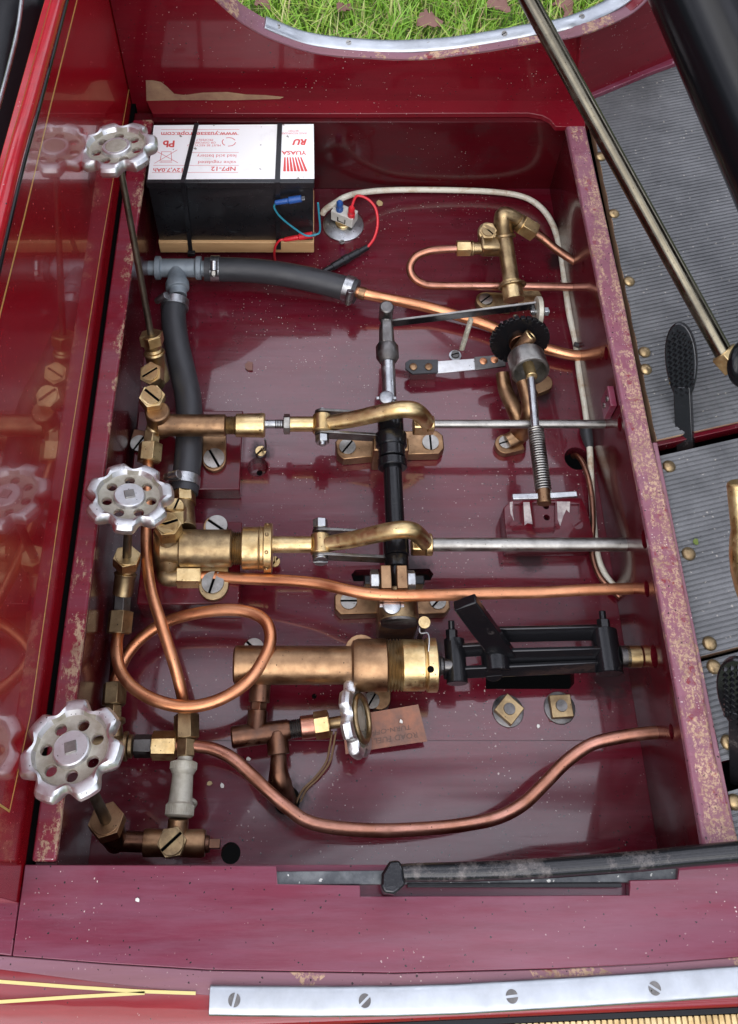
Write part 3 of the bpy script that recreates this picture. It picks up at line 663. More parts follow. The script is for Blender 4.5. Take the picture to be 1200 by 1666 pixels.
# ---- battery
by = 597.; zb = WY(380, 392, by).z; zt = 111.5; bxl, bxr = -154., -2.2
zbb = WY(380, 411, by - 2).z
bat = thing('battery', 'small sealed lead acid battery, black case and white top with red print, on pine board', 'battery', (-78, by + 35, zb))
cs = M().bx(bxl + 1.2, bxr - 1.2, by + .8, by + 69, zb, zt - 8.2); case = cs.build('case', MT['plastic_black'], bat, bev=.8)
cutm = M()
for (x, y) in ((281, 332), (375, 330), (290, 371), (380, 371)):
    p = WY(x, y, by); cutm.lathe((p.x, by - 3, p.z), Y3, [(0, 8), (4.6, 8)], 24)
c_ = cutm.build('cutter', MT['dark'], None, bev=0); b_ = case.modifiers.new('cut', 'BOOLEAN'); b_.object = c_; b_.operation = 'DIFFERENCE'; bpy.context.view_layer.update(); bake(case); bpy.data.objects.remove(c_)
lid = M().bx(bxl, bxr, by, by + 70, zt - 8, zt).build('lid', MT['plastic_black'], bat, bev=.8)
LT = zt + .35
def lp(x, y): return W(x, y, LT)
lb = M().prism([lp(240, 292), lp(511, 291), lp(510, 202), lp(250, 204)], (0, 0, .12)); lb = lb.build('label_sheet', MT['label_white'], bat, bev=0)
def text(body, px, py, wpx, hpx, parent, mat='print_red', z=LT + .16, rot=math.pi, name='print', bold=0, shear=0):
    cu = bpy.data.curves.new('t', 'FONT'); cu.body = body; cu.align_x = 'CENTER'; cu.align_y = 'CENTER'; cu.offset = bold; cu.shear = shear; cu.resolution_u = 3
    t = bpy.data.objects.new('t', cu); COL.objects.link(t); bpy.context.view_layer.update()
    me = bpy.data.meshes.new_from_object(t.evaluated_get(bpy.context.evaluated_depsgraph_get())); bpy.data.objects.remove(t)
    xs = [v.co.x for v in me.vertices]; ys = [v.co.y for v in me.vertices]; w = max(xs) - min(xs); h = max(ys) - min(ys); mxx = (max(xs) + min(xs)) / 2; my = (max(ys) + min(ys)) / 2
    c = W(px, py, z); s_ = SC(c); dy = (W(px, py - 1, z) - c).length
    fx = wpx / s_ / w; fy = hpx * dy / h
    cr_, sr_ = math.cos(rot), math.sin(rot); org = root_loc(parent)
    for v in me.vertices:
        X = (v.co.x - mxx) * fx; Yv = (v.co.y - my) * fy
        v.co = (Vector((c.x + X * cr_ - Yv * sr_, c.y + X * sr_ + Yv * cr_, z)) - org) * MM
    me.materials.clear(); me.materials.append(MT[mat])
    o = bpy.data.objects.new(name, me); COL.objects.link(o); o.parent = parent; return o
text('www.yuasaeurope.com', 324, 216, 124, 6.5, lb, bold=.01)
text('Pb', 274, 234, 19, 11, lb, bold=.03)
text('lead acid battery', 352, 253, 64, 6.5, lb); text('valve regulated', 353, 263.5, 62, 6.5, lb)
text('NP7-12', 363, 274.5, 40, 7, lb, bold=.02); text('12V,7.0Ah', 273, 276, 48, 7, lb, bold=.02)
text('YUASA', 478, 248.5, 41, 6.5, lb, bold=.03); text('RU', 487, 231, 24, 10, lb, bold=.05, shear=.25)
text('SEALED RECHARGEABLE\nBATTERY', 477, 215, 44, 7, lb)
text('MUST BE RECYCLED\nOR DISPOSED\nPROPERLY', 332, 232, 54, 12, lb)
m = M()
for (xa, xb, y) in ((262, 389, 211), (262, 388, 219.5), (312, 388, 248.5), (249, 388, 269.5), (247, 387, 281)):
    a = lp(xa, y); b = lp(xb, y); m.prism([(a.x, a.y, LT + .14), (b.x, a.y, LT + .14), (b.x, a.y + .35, LT + .14), (a.x, a.y + .35, LT + .14)], (0, 0, .02))
def ln(m, x0, y0, x1, y1, w=.45):
    a = lp(x0, y0); b = lp(x1, y1); t = (b - a).normalized(); s_ = Vector((-t.y, t.x, 0)) * w / 2; dz = Vector((0, 0, .14))
    m.prism([a - s_ + dz, b - s_ + dz, b + s_ + dz, a + s_ + dz], (0, 0, .02))
for L_ in ((252, 245, 289, 265), (288, 244, 251, 266), (262, 247, 278, 247), (263, 247, 260, 262), (278, 247, 279, 262), (259, 264, 280, 264), (261, 262, 279, 262)): ln(m, *L_)
for k in range(3):     # recycling arrows
    t = k * 2.094
    P_ = [(372 + 11 * math.cos(t + q), 231 + 7 * math.sin(t + q)) for q in (.1, .6, 1.1, 1.7)]
    for a, b in zip(P_, P_[1:]): ln(m, *a, *b, .7)
m.build('print_lines', MT['print_red'], lb, bev=0); m = M()
for k in range(7):     # fan of tapering bars
    xt = 462 + k * 4.3; xb = 457 + (k - 3) * 5.9 + 21; 
    a, b, c2_, d2_ = lp(xt, 256), lp(xt + 2.2 * (1 if abs(k - 3) < 3 else 1.1), 256), lp(xb + 4.6, 279), lp(xb, 279)
    m.prism([Vector((q.x, q.y, LT + .14)) for q in (a, b, c2_, d2_)], (0, 0, .02))
m.build('emblem', MT['print_red'], lb, bev=0)
def strap(pts, w, lab):
    s_ = M().tube([Vector(p) for p in pts], 1, smooth=False, flat=(X3, w, .55)); o = s_.build('cable_tie', MT['plastic_black'], bev=.15); tag(o, lab, 'cable tie', 'black cable ties round the battery'); return o
def s_pts(xt, xf, xb, ybm):
    a = W(xt, 200, zt); b = W(xf, 297, zt)
    cz = WY(xb, ybm, by)
    return [(a.x, by + 71.4, 80), (a.x, by + 71.2, zt + .9), (b.x, by - .8, zt + 1.0), (b.x + .2, by - .9, zt - 8), (cz.x, by - 2.6, cz.z)]
s1 = strap(s_pts(320, 297, 311, 412), 2.1, 'left black cable tie strapping the battery, crossing its label')
q = WY(311, 412, by - 4); M().box(q, (3.6, 2, 2)).build('buckle', MT['plastic_black'], s1)
strap(s_pts(455, 451, 453, 402), 2.3, 'right black cable tie strapping the battery beside the brand name')
ft = M().bx(bxl + .5, bxr - .5, by - 2, by + 64, zbb, zb - .1)
o = ft.build('battery_board', MT['wood_raw'], None, bev=.6); tag(o, 'bare pine board with pale cut edge under the battery', 'board')
m = M().bx(bxl + 8, bxl + 30, by + 6, by + 60, .1, zbb - .1); m.bx(bxr - 30, bxr - 8, by + 6, by + 60, .1, zbb - .1); m.build('bearer', MT['wood_raw'], o)

def spade(name, pts, r, mat, lab, wire, wr=1.1, wmat='plastic_red', tip=None):
    """insulated crimp terminal, lathe along two points, with a wire"""
    t = thing(name, lab, 'wire', pts[0])
    a, b = Vector(pts[0]), Vector(pts[1])
    lat(a, b, [(0, r * 1.0), (.45, r * 1.05), (.5, r * .75), (.55, r * .8), (.97, r * .7), (1, r * .5)], 14).build('terminal', MT[mat], t, bev=0)
    if tip: M().box(a + (a - b).normalized() * 1.6, (1.6, 2.2, .4), (a - b), Y3).build('blade', MT['zinc'], t)
    M().tube(wire, wr, 10).build('wire', MT[wmat], t, bev=0); return t
Yq = by - 3
f = lambda x, y, dy=0: WY(x, y, Yq - dy)
spade('blue_lead', (f(490, 323, 2), f(447, 330, 2)), 3.4, 'plastic_blue', 'blue insulated spade terminal with thin blue wire on battery front',
      [f(448, 331, 2), f(446, 338, 3), f(455, 352, 4), f(475, 369, 5), f(497, 383, 6), f(512, 382, 6), f(520, 376, 4), f(519, 352, 1), f(517, 330, -2)], .95, 'wire_blue', True)
red = spade('red_lead', (f(508, 382, 2), f(462, 390, 2)), 3.3, 'plastic_red', 'red insulated spade terminal with red wire dropping from battery front',
      [f(463, 390, 2), f(455, 391, 3), f(448, 400, 4), f(446, 413, 4), f(448, 430, 3), WY(449, 445, by - 15)], 1.2, 'plastic_red', True)
# ---- socket on its metal plate
pc = W(558, 367, 0); rp = R(33, pc)
skt = thing('power_socket', 'white power socket on round metal plate beside the battery', 'socket', (pc.x, pc.y, 0))
M().lathe((pc.x, pc.y, .1), Z3, [(0, rp), (1.6, rp), (2.0, rp - .8)], 40).build('plate', MT['zinc'], skt, bev=0)
M().lathe((pc.x, pc.y + 2, 2), Z3, [(0, 8), (2.5, 8), (3, 7.4)], 28).build('collar', MT['brass'], skt, bev=0)
ua = Vector((math.cos(rad(-28)), math.sin(rad(-28)), 0)); va_ = Vector((-ua.y, ua.x, 0))
c = Vector((pc.x + 1, pc.y + 4, 12)); M().box(c, (12, 6.5, 7), ua, va_).build('housing', MT['plastic_white'], skt, bev=.6)
m = M(); 
for s_ in (-1, 1): m.box(c - va_ * 6.7 + ua * s_ * 4 - Z3 * 1, (.5, .3, 3), ua, va_)
m.box(c - va_ * 6.7 - Z3 * 4, (4.4, .3, .5), ua, va_); m.build('clip', MT['steel_dark'], skt, bev=0)
M().screw(W(556, 394, 2), Z3, 2.6, .8, .4).build('screw', MT['steel'], skt, bev=0)
def boot(px, py, mat, name):
    p = Vector((0, 0, 0)); p = W(px, py, 17); m = M()
    m.lathe(p - Z3 * 1, Z3, [(0, 3.6), (7, 3.8), (8, 3.1), (8.5, 3.4), (15, 3.3), (17, 2.0)], 16); m.build(name, MT[mat], skt, bev=0); return p + Z3 * 15
bt = boot(552, 344, 'plastic_blue', 'blue_boot'); rtp = boot(571, 353, 'plastic_red', 'red_boot')
fh = thing('fuse_lead', 'red wire looping from the white socket to an inline black fuse holder', 'wire', W(565, 420, 0))
M().tube([rtp + Z3 * .5, W(580, 319, 34), W(598, 324, 33), W(611, 340, 28), W(614, 365, 20), W(608, 388, 12), W(596, 404, 7)], 1.35, 10).build('wire', MT['plastic_red'], fh, bev=0)
a = W(598, 402, 6); b = W(526, 442, 6)
lat(a, b, [(0, 2), (0, 3.1), (.2, 3.1), (.21, 3.8), (.44, 3.9), (.45, 4.6), (.56, 4.6), (.57, 3.9), (.80, 3.8), (.81, 3.0), (1, 2.9)], 20).build('fuse_holder', MT['plastic_black'], fh, bev=.2)
# ---- white cable
cw = [(524, 348, 8), (530, 340, 14), (545, 330, 22), (562, 320, 26), (590, 313, 18), (640, 309, 10), (720, 309, 7), (800, 312, 6), (850, 320, 6), (880, 338, 5), (900, 368, 5), (912, 410, 5), (919, 460, 5), (926, 510, 6), (937, 560, 6), (943, 610, 5), (951, 660, 5), (957, 708, 5), (960, 745, 5), (962, 800, 5), (966, 860, 4), (972, 905, 4), (984, 935, 4), (1004, 958, 4), (1030, 975, 4)]
cab = M().tube([W(*p) for p in cw], [3.1] * 16 + [2.8] * 9, 12).build('power_cable', MT['cable_white'], bev=0)
tag(cab, 'stained cream cable running along the back wall and down the right side', 'cable')
lat(W(952, 688, 5), W(959, 728, 5), [(0, 3.3), (.15, 5.6), (.4, 6.2), (.7, 5.2), (1, 3.4)], 14).build('tape_wrap', MT['rubber'], cab, bev=0)
M().tube([W(934, 560, 12), W(950, 566, 10), W(957, 578, 5)], 2.4, 8).build('tape_band', MT['rubber'], cab, bev=0)
# red switch by the wall
sw = thing('wall_bracket', 'small red bracket with two screws on the right inner wall', 'bracket', (XR - 4, WX(992, 655, XR - 4).y, 40))
p = WX(990, 655, XR - 3); M().box(p, (2.6, 9, 12)).build('plate', MT['front_paint'], sw, bev=.5)
for dz in (-5, 6): M().screw(p + Vector((-2.6, 0, dz)), -X3, 2.4, .8, 1).build('screw', MT['steel'], sw, bev=0)

# ---- grey tee and hoses
zh = 24.
tee = thing('pipe_tee', 'grey galvanised tee fitting joining the two black rubber hoses', 'tee fitting', W(285, 440, 0))
ta = W(252, 436, zh); tb = W(328, 436, zh); rt_ = R(18, ta)
m = M(); m.lathe(ta, tb - ta, [(0, rt_ * .8), (.5, rt_ * 1.08), (5, rt_ * 1.08), (6.5, rt_ * .85), ((tb - ta).length - 6.5, rt_ * .85), ((tb - ta).length - 5, rt_ * 1.08), ((tb - ta).length - .5, rt_ * 1.08), ((tb - ta).length, rt_ * .8)], 28)
tc1 = W(287, 440, zh); tc2 = W(289, 482, zh - 1)
m.lathe(tc1, tc2 - tc1, [(0, rt_ * .8), ((tc2 - tc1).length * .35, rt_ * .85), ((tc2 - tc1).length * .5, rt_ * 1.05), ((tc2 - tc1).length * .72, rt_ * 1.05), ((tc2 - tc1).length * .76, rt_ * .8), ((tc2 - tc1).length, rt_ * .8)], 24)
m.build('tee_body', MT['galv'], tee, bev=.3)
M().cyl(W(205, 436, zh), W(256, 436, zh), R(12, ta)).build('nipple', MT['galv'], tee)
M().cyl(W(326, 437, zh), W(350, 437, zh), R(13, ta)).build('nipple', MT['galv'], tee)
def hose(pts, r, lab):
    o = M().tube([W(*p) for p in pts], r, 24, 8).build('rubber_hose', MT['rubber'], bev=0); tag(o, lab, 'hose', 'black rubber hoses on the grey tee')
rh = R(20, W(440, 440, zh))
hose([(333, 438, zh), (360, 438, zh), (410, 440, zh), (460, 446, zh), (510, 456, zh - 1), (550, 466, zh - 2), (580, 475, zh - 2)], rh, 'black rubber hose curving right from the grey tee to a copper pipe')
hose([(283, 488, zh), (282, 520, zh), (287, 560, zh), (298, 610, zh), (306, 650, zh + 3), (308, 695, zh + 5), (306, 740, zh + 7), (302, 780, zh + 7), (299, 803, zh + 7)], R(21, W(300, 600, zh)), 'black rubber hose running from the grey tee down under the upper pump')
def clamp(c, ax, r, scr_dir, lab, w=4.2, z=None):
    ax = Vector(ax).normalized(); t = thing('hose_clamp', lab, 'hose clamp', c, 'worm drive clamps on the black hoses'); c = Vector(c)
    M().lathe(c - ax * w, ax, [(0, r + .25), (0, r + 1.0), (w * 2, r + 1.0), (w * 2, r + .25)], 32).build('band', MT['zinc'], t, bev=.15)
    sd = Vector(scr_dir).normalized(); tg = ax.cross(sd).normalized(); q = c + sd * (r + 3.4)
    M().lathe(q - tg * 7, tg, [(0, 3.6), (9, 3.8), (9.5, 3.3)], 18).build('screw_housing', MT['zinc'], t, bev=.2)
    M().hexp(q + tg * 2.6, q + tg * 7, 3.3).screw(q + tg * 7, tg, 2.6, .8, .6).build('worm_screw', MT['steel'], t, bev=.15)
clamp(W(350, 437, zh), X3, rh, (0, -.6, .9), 'hose clamp on the right hand hose close to the grey tee')
clamp(W(567, 470, zh - 2), (W(590, 478, zh) - W(545, 464, zh)), rh, (0, -.85, .4), 'hose clamp at the copper pipe end of the right hand hose')
clamp(W(284, 496, zh), -Y3, R(22, W(300, 600, zh)), (-.75, 0, .8), 'hose clamp just below the grey tee on the downward hose')
clamp(W(300, 784, zh + 7), (-.05, -1, 0), R(22, W(300, 600, zh)), (-.6, 0, .9), 'hose clamp at the lower end of the downward hose beside the middle handwheel')

def pipe(pts, rpx, mat, lab, name='copper_pipe', n=16, group=None, sub=7):
    P3 = [W(*p) for p in pts]; r = R(rpx, P3[len(P3) // 2]); jr = random.Random(int(pts[0][0]) * 3 + len(pts))
    P3 = [P3[0]] + [p + Vector((jr.uniform(-.45, .45), jr.uniform(-.45, .45), jr.uniform(-.3, .3))) for p in P3[1:-1]] + [P3[-1]]; r = [r * jr.uniform(.965, 1.035) for p in P3]
    o = M().tube(P3, r, n, sub).build(name, MT[mat], bev=0); tag(o, lab, 'pipe', group); return o
pipe([(572, 472, 22), (590, 478, 22), (620, 484, 20), (660, 492, 16), (700, 501, 12), (745, 514, 10), (790, 528, 9), (830, 545, 9), (865, 559, 9), (900, 571, 9), (935, 579, 9), (960, 577, 9), (1000, 572, 9)], 9, 'copper', 'thick orange copper pipe from hose end passing behind the toothed wheel')
o = bpy.data.objects['copper_pipe']; lat(W(584, 476, 22), W(594, 479, 22), [(0, 6.3), (1, 6.3)], 20).build('ferrule', MT['bronze'], o)

# ================================================================= VALVES AND PUMPS
def hexnut(parent, a, b, rpx, mat='brass', rot=.26, name='union_nut'):
    a = Vector(a); b = Vector(b); return M().hexp(a, b, R(rpx, a), rot).build(name, MT[mat], parent, bev=.25)
def lug(parent, m_px, z, w_px, th, mat, scr, ang=.5, sr=17, smat='steel', name='mounting_lug'):
    """flat lug: capsule outline through pixel points at height z, screw at scr"""
    a, b = W(*m_px[0], z), W(*m_px[1], z); w = R(w_px, a); t = (b - a).normalized(); s_ = Vector((-t.y, t.x, 0))
    pts = []
    for i in range(13):
        q = -math.pi / 2 + math.pi * i / 12; pts.append(b + t * w * math.cos(q) + s_ * w * math.sin(q))
    pts += [a + s_ * w, a - s_ * w]
    o = M().prism([p - Z3 * th for p in pts], (0, 0, th)).build(name, MT[mat], parent, bev=.5)
    if scr: M().screw(W(*scr, z), Z3, R(sr, a), 1.6, ang, .09).build('screw', MT[smat], o, bev=.15)
    return o

# -- upper feed pump with its valve
zp = 48.
pa = W(262, 692, zp); YP1 = pa.y
def X1p(x): return Vector((W(x, 692, zp).x, YP1, zp))
pump = thing('feed_pump', 'upper copper coloured pump barrel with polished brass gland, crossing over the black hose', 'pump', (X1p(320).x, YP1, z1))
r1 = R(18, pa)
M().cyl(X1p(258), X1p(367), r1, e=.8).build('barrel', MT['bronze'], pump)
M().thread(X1p(367), X1p(385), R(15.5, pa)).build('thread', MT['brass_old'], pump, bev=0)
gn = lat(X1p(383), X1p(431), [(0, R(17, pa)), (.03, R(19, pa)), (.96, R(20, pa)), (1, R(18.5, pa))]).build('gland_nut', MT['brass'], pump)
for k in range(4):
    t = .7 + k * 1.1; dd = Vector((0, -math.cos(t), math.sin(t))); M().ball(X1p(424) + dd * R(19.3, pa), 1.0, 10).build('peg_hole', MT['brass_old'], gn, bev=0)
lug(pump, ((348, 700), (348, 748)), z1 + 5, 19, 5, 'bronze', (348, 746), 2.1, 17)
lug(pump, ((232, 700), (226, 720)), z1 + 3, 15, 4, 'bronze_dark', (226, 722), 1, 14)
M().cyl(W(255, 668, 62), W(262, 700, 34), R(20, pa), e=1).build('chest', MT['bronze'], pump)
M().hexp(W(248, 655, 58), W(247, 644, 70), R(21, pa), .2).screw(W(247, 643, 70.4), (-.1, -.25, 1), R(16, pa), 1.8, -.7, .1).build('slotted_plug', MT['brass'], pump, bev=.3)
M().cyl(W(252, 690, 44), W(248, 706, 42), R(13, pa)).build('outlet_neck', MT['brass'], pump)
hexnut(pump, W(248, 702, 42), W(245, 722, 40), 14); hexnut(pump, W(245, 722, 40), W(242, 752, 38), 20, 'brass', .1)
clip = thing('retaining_clip', 'small brass screw and wire clip below the upper pump gland', 'clip', W(424, 735, 0))
M().screw(W(424, 735, 3), Z3, R(9, W(424, 735, 3)), 2.2, .8).build('screw', MT['brass'], clip); M().lathe(W(424, 737, 0), Z3, [(0, 4.6), (1.6, 4.6), (1.8, 3.9), (3, 3.7)], 20).build('washer', MT['zinc'], clip)
M().tube([W(425, 730, 3), Vector((X1p(430).x, YP1 - 9, 20)), Vector((X1p(431).x, YP1 - 9, 40))], .9, 8).build('wire', MT['steel_dark'], clip, bev=0)

def valve(name, lab, wpx, wz, npx, nz, L, spin, nr, cap, square=True, rsp=2.9):
    w_ = W(*wpx, wz); n_ = W(*npx, nz); ax = (w_ - n_).normalized()
    t = thing(name, lab, 'valve', (n_.x, n_.y, 0)); 
    M().cyl(n_ - ax * 6, w_, rsp, 2.6).build('spindle', MT['spindle'], t)
    handwheel(t, w_, ax if square else (ax + Vector((.02, -.27, .05))).normalized(), spin, 1.09, square)
    g_ = M().hexp(n_ - ax * 7, n_ + ax * 3, R(nr, n_), .3); g_.lathe(n_ - ax * 11, ax, [(0, R(nr * .72, n_)), (4.5, R(nr * .8, n_))], 24); g_.build('gland_nut', MT[cap], t, bev=.3)
    return t, n_, ax
v1, n1, a1 = valve('stop_valve', 'bright brass valve with long spindle and the topmost aluminium handwheel', (190, 243), 222, (246, 548), 72, 0, .3, 20, 'brass', False)
pA = n1 - a1 * 11
M().thread(pA - a1 * 5, pA + a1 * 1, R(14, n1), 1.2).build('thread', MT['brass'], v1, bev=0)
lat(pA - a1 * 3.5, pA - a1 * 34, [(0, 5), (0, 8.6), (.06, 9.4), (.12, 8.6), (.4, 8.2), (.95, 9.2), (1, 8)]).build('valve_body', MT['brass'], v1)
q = W(251, 612, 60)
M().hexp(q, q + Vector((-2, -3, 11)), R(19, q), .5).screw(q + Vector((-2, -3, 11.3)), (-.15, -.25, 1), R(14, q), 1.5, .5, .1).build('slotted_plug', MT['brass'], v1, bev=.3)
M().cyl(q - Z3 * 14, q, R(14, q)).build('plug_boss', MT['brass'], v1)
# -- middle (larger) pump
zm = 50.; pb = W(340, 892, zm); YM = pb.y
def X2p(x, dz=0): return Vector((W(x, 892, zm).x, YM, zm + dz))
pm = thing('feed_pump', 'middle pump, widest brass barrel with ring nut pierced by holes, on its maroon block', 'pump', (X2p(340).x, YM, z2))
M().cyl(X2p(292), X2p(378), R(30, pb), e=1.2).build('barrel', MT['brass_old'], pm)
M().thread(X2p(377), X2p(394), R(27, pb), 1.4).build('thread', MT['brass_old'], pm, bev=0)
gn = lat(X2p(393), X2p(443), [(0, R(30, pb)), (.04, R(34, pb)), (.55, R(34, pb)), (.6, R(36, pb)), (.62, R(34.5, pb)), (.72, R(34.5, pb)), (.74, R(40, pb)), (.98, R(40, pb)), (1, R(38, pb))], 36).build('gland_nut', MT['brass'], pm)
for k in range(5):
    t = .35 + k * .72; dd = Vector((0, -math.cos(t), math.sin(t))); M().lathe(X2p(435) + dd * R(38.6, pb), dd, [(0, 1.7), (1.0, 1.7), (1.05, 1.2), (.4, .2)], 12).build('peg', MT['brass_old'], gn, bev=0)
lug(pm, ((350, 870), (350, 857)), z2 + 4, 20, 4, 'bronze', (352, 856), -.6, 18); lug(pm, ((347, 905), (347, 952)), z2 + 4, 24, 4, 'brass_old', (346, 948), 1.3, 18)
M().cyl(W(274, 862, 60), W(274, 925, 34), R(25, pb), e=1.5).build('chest', MT['brass_old'], pm)
M().cyl(X2p(262), X2p(300), R(24, pb)).build('elbow', MT['brass_old'], pm)
M().hexp(W(275, 868, 62), W(273, 852, 75), R(22, pb), .1).screw(W(273, 851, 75.4), (-.1, -.3, 1), R(17, pb), 2, .25, .1).build('slotted_plug', MT['brass'], pm, bev=.3)
M().cyl(W(301, 862, 44), W(297, 806, 32), R(18, pb)).build('inlet_neck', MT['brass_old'], pm)
M().hexp(W(285, 848, 56), W(285, 826, 64), R(19, pb), .4).screw(W(285, 825, 64.4), (0, -.2, 1), R(14, pb), 1.5, 1.2, .1).build('slotted_plug', MT['brass'], pm, bev=.3)
hexnut(pm, W(299, 822, 36), W(298, 800, 32), 20, 'brass')
M().tube([W(268, 905, 42), W(268, 925, 38), W(270, 938, 38), W(290, 938, 38)], R(15, pb), 20).build('outlet_elbow', MT['brass_old'], pm, bev=0)
hexnut(pm, W(288, 937, 38), W(328, 937, 38), 20, 'brass', .2)
ck = M().cyl(W(448, 916, 10), W(447, 905, 10), 1); ck.screw(W(447, 915, 8), Z3, R(9, pb), 2.5, .9).build('clip_screw', MT['brass'], pm)

# gooseneck crossheads and rods (each moves as one)
def crosshead(name, lab, y, x0, xe, rsl, rrod, xr0, xr1, slope, mat, bolts, rod_in):
    base = W(xe, y, zp); Y0 = base.y
    def q(x, yy): return WY(x, yy, Y0)
    t = thing(name, lab, 'crosshead', (base.x, Y0, zp))
    if rod_in: # plunger rod
        M().cyl(q(rod_in[0], y), q(rod_in[1], y), R(rod_in[2], base)).build('plunger_rod', MT['zinc'], t)
        M().thread(q(rod_in[1] - 14, y), q(rod_in[1] + 2, y), R(rod_in[2] + .5, base)).build('thread', MT['steel_dark'], t, bev=0)
        M().hexp(q(rod_in[1], y), q(rod_in[1] + 11, y), R(17, base), .3).build('lock_nut', MT['steel'], t, bev=.3)
    m = M().cyl(q(x0, y), q(xe - 14, y), R(rsl, base)); m.build('sleeve', MT[mat], t)
    # eye: short vertical-ish boss whose axis lies along Y
    e = q(xe, y); m = M(); m.lathe(e - Y3 * 8, Y3, [(0, R(14, base)), (.8, R(16, base)), (15.2, R(16, base)), (16, R(14, base))], 28); m.build('eye', MT[mat], t)
    s = slope
    pts = [q(xe + 2, y), q(xe + 22, y - 3), q(xe + 55, y - 9), q(xe + 95, y - 18), q(xe + 128, y - 24), q(xe + 150, y - 22), q(xe + 163, y - 12), q(xe + 170, y - 3)]
    M().tube(pts, [R(r_, base) for r_ in (13, 13, 13.5, 14, 14, 14, 14, 13)], 20, 6).build('gooseneck', MT[mat], t, bev=0)
    ex = xe + 172
    m = M().box(q(ex - 8, y + 2), (R(17, base), 6, R(15, base))); m.build('heel', MT[mat], t, bev=1.6)
    M().cyl(q(ex - 2, y), q(ex + 10, y), R(rrod + 7, base), e=.8).build('socket', MT[mat], t)
    rr2 = M().cyl(q(ex + 5, y), Vector((XR + 8, Y0, q(ex, y).z)), R(rrod, base), n=24); rr2.build('steel_rod', MT['steel'], t)
    # link plates with bolts
    lx0, lx1 = q(xe, y).x, q(xe + 118, y).x
    for sy_, mt in ((-1, 'steel_dark'), (1, 'steel_dark')):
        pp = []
        Yp = Y0 + sy_ * 10
        for i in range(9): a_ = math.pi / 2 + math.pi * i / 8; pp.append((lx0 + 6.4 * math.cos(a_), Yp, zp - 1 + 6.4 * math.sin(a_)))
        for i in range(9): a_ = -math.pi / 2 + math.pi * i / 8; pp.append((lx1 + 6 * math.cos(a_), Yp, zp - 9 + 6 * math.sin(a_)))
        M().prism(pp, (0, 2.4, 0)).build('link_plate', MT[mt], t, bev=.4)
    bo = M().cyl((lx0, Y0 - 12, zp - 1), (lx0, Y0 + 15, zp - 1), 2.8)
    if bolts == 'hex_front': bo.hexp((lx0, Y0 - 17, zp - 1), (lx0, Y0 - 10.2, zp - 1), 6, .2); bo.lathe((lx0, Y0 - 19, zp - 1), Y3, [(0, 2.6), (3, 3.2)], 18)
    else: bo.hexp((lx0, Y0 + 12.6, zp + 1), (lx0, Y0 + 20, zp + 1), 6, .2); bo.screw((lx0, Y0 - 10.2, zp - 1), -Y3 + Z3 * .3, 6, 3.4, .0, .12)
    bo.build('pivot_bolt', MT['zinc'], t, bev=.3)
    b2 = M().hexp((lx1, Y0 - 14, zp - 9), (lx1, Y0 - 8.8, zp - 9), 4.6, .3).cyl((lx1, Y0 - 17, zp - 9), (lx1, Y0 + 13, zp - 9), 2.4); b2.build('pivot_bolt', MT['steel_dark'], t, bev=.3)
    return t
crosshead('pump_crosshead', 'upper arched brass arm with pointed nut joining pump plunger to the thinner steel rod', 690, 470, 524, 12.5, 7, 0, 0, 0, 'brass', 'hex_front', (428, 461, 7))
crosshead('pump_crosshead', 'lower arched brass arm joining the middle pump to the thicker steel rod', 886, 440, 521, 13.5, 11, 0, 0, 0, 'brass', 'slot_front', None)

# ---- rocking shaft along Y and its bearings
zs = 46.
def SP(x, y, dz=0): return W(x, y, zs + dz)
sh = thing('rocking_shaft', 'upright looking shaft, steel above and black below, with lever knuckle at its top end', 'shaft', SP(636, 760))
xs_ = SP(635, 690).x
def SY(y, dz=0): return Vector((xs_, W(635, y, zs).y, zs + dz))
M().cyl(SY(530), SY(665), R(11.5, SY(600))).build('steel_section', MT['zinc'], sh)
M().cyl(SY(665), SY(990), R(15.5, SY(800)), e=.6).build('black_section', MT['black_paint'], sh)
lat(SY(590), SY(535), [(0, 7), (.15, 10), (.45, 10), (.6, 7), (1, 6.4)]).build('knuckle', MT['steel_dark'], sh)
kn = SY(515, 8)
M().box(SY(545, 3), (5, 12, 6)).build('lever_cheek', MT['steel_dark'], sh, bev=1.5)
m = M().cyl(kn - Z3 * 12, kn + Z3 * 9, 6.3, e=1); m.hexp(kn + Vector((0, -6, -1)), kn + Vector((0, -11, -5)), 4.4); m.build('knuckle_pin', MT['steel_dark'], sh, bev=.4)
for y0, y1, r_ in ((672, 706, 21), (725, 745, 22), (748, 762, 24), (868, 905, 21), (905, 925, 20)):
    M().cyl(SY(y0), SY(y1), R(r_, SY(y0)), e=.8).build('collar', MT['black_paint'], sh)
for yl in (700, 898):      # levers joining link plates
    M().box(SY(yl, -8), (7, 6, 11)).build('shaft_lever', MT['black_paint'], sh, bev=1)
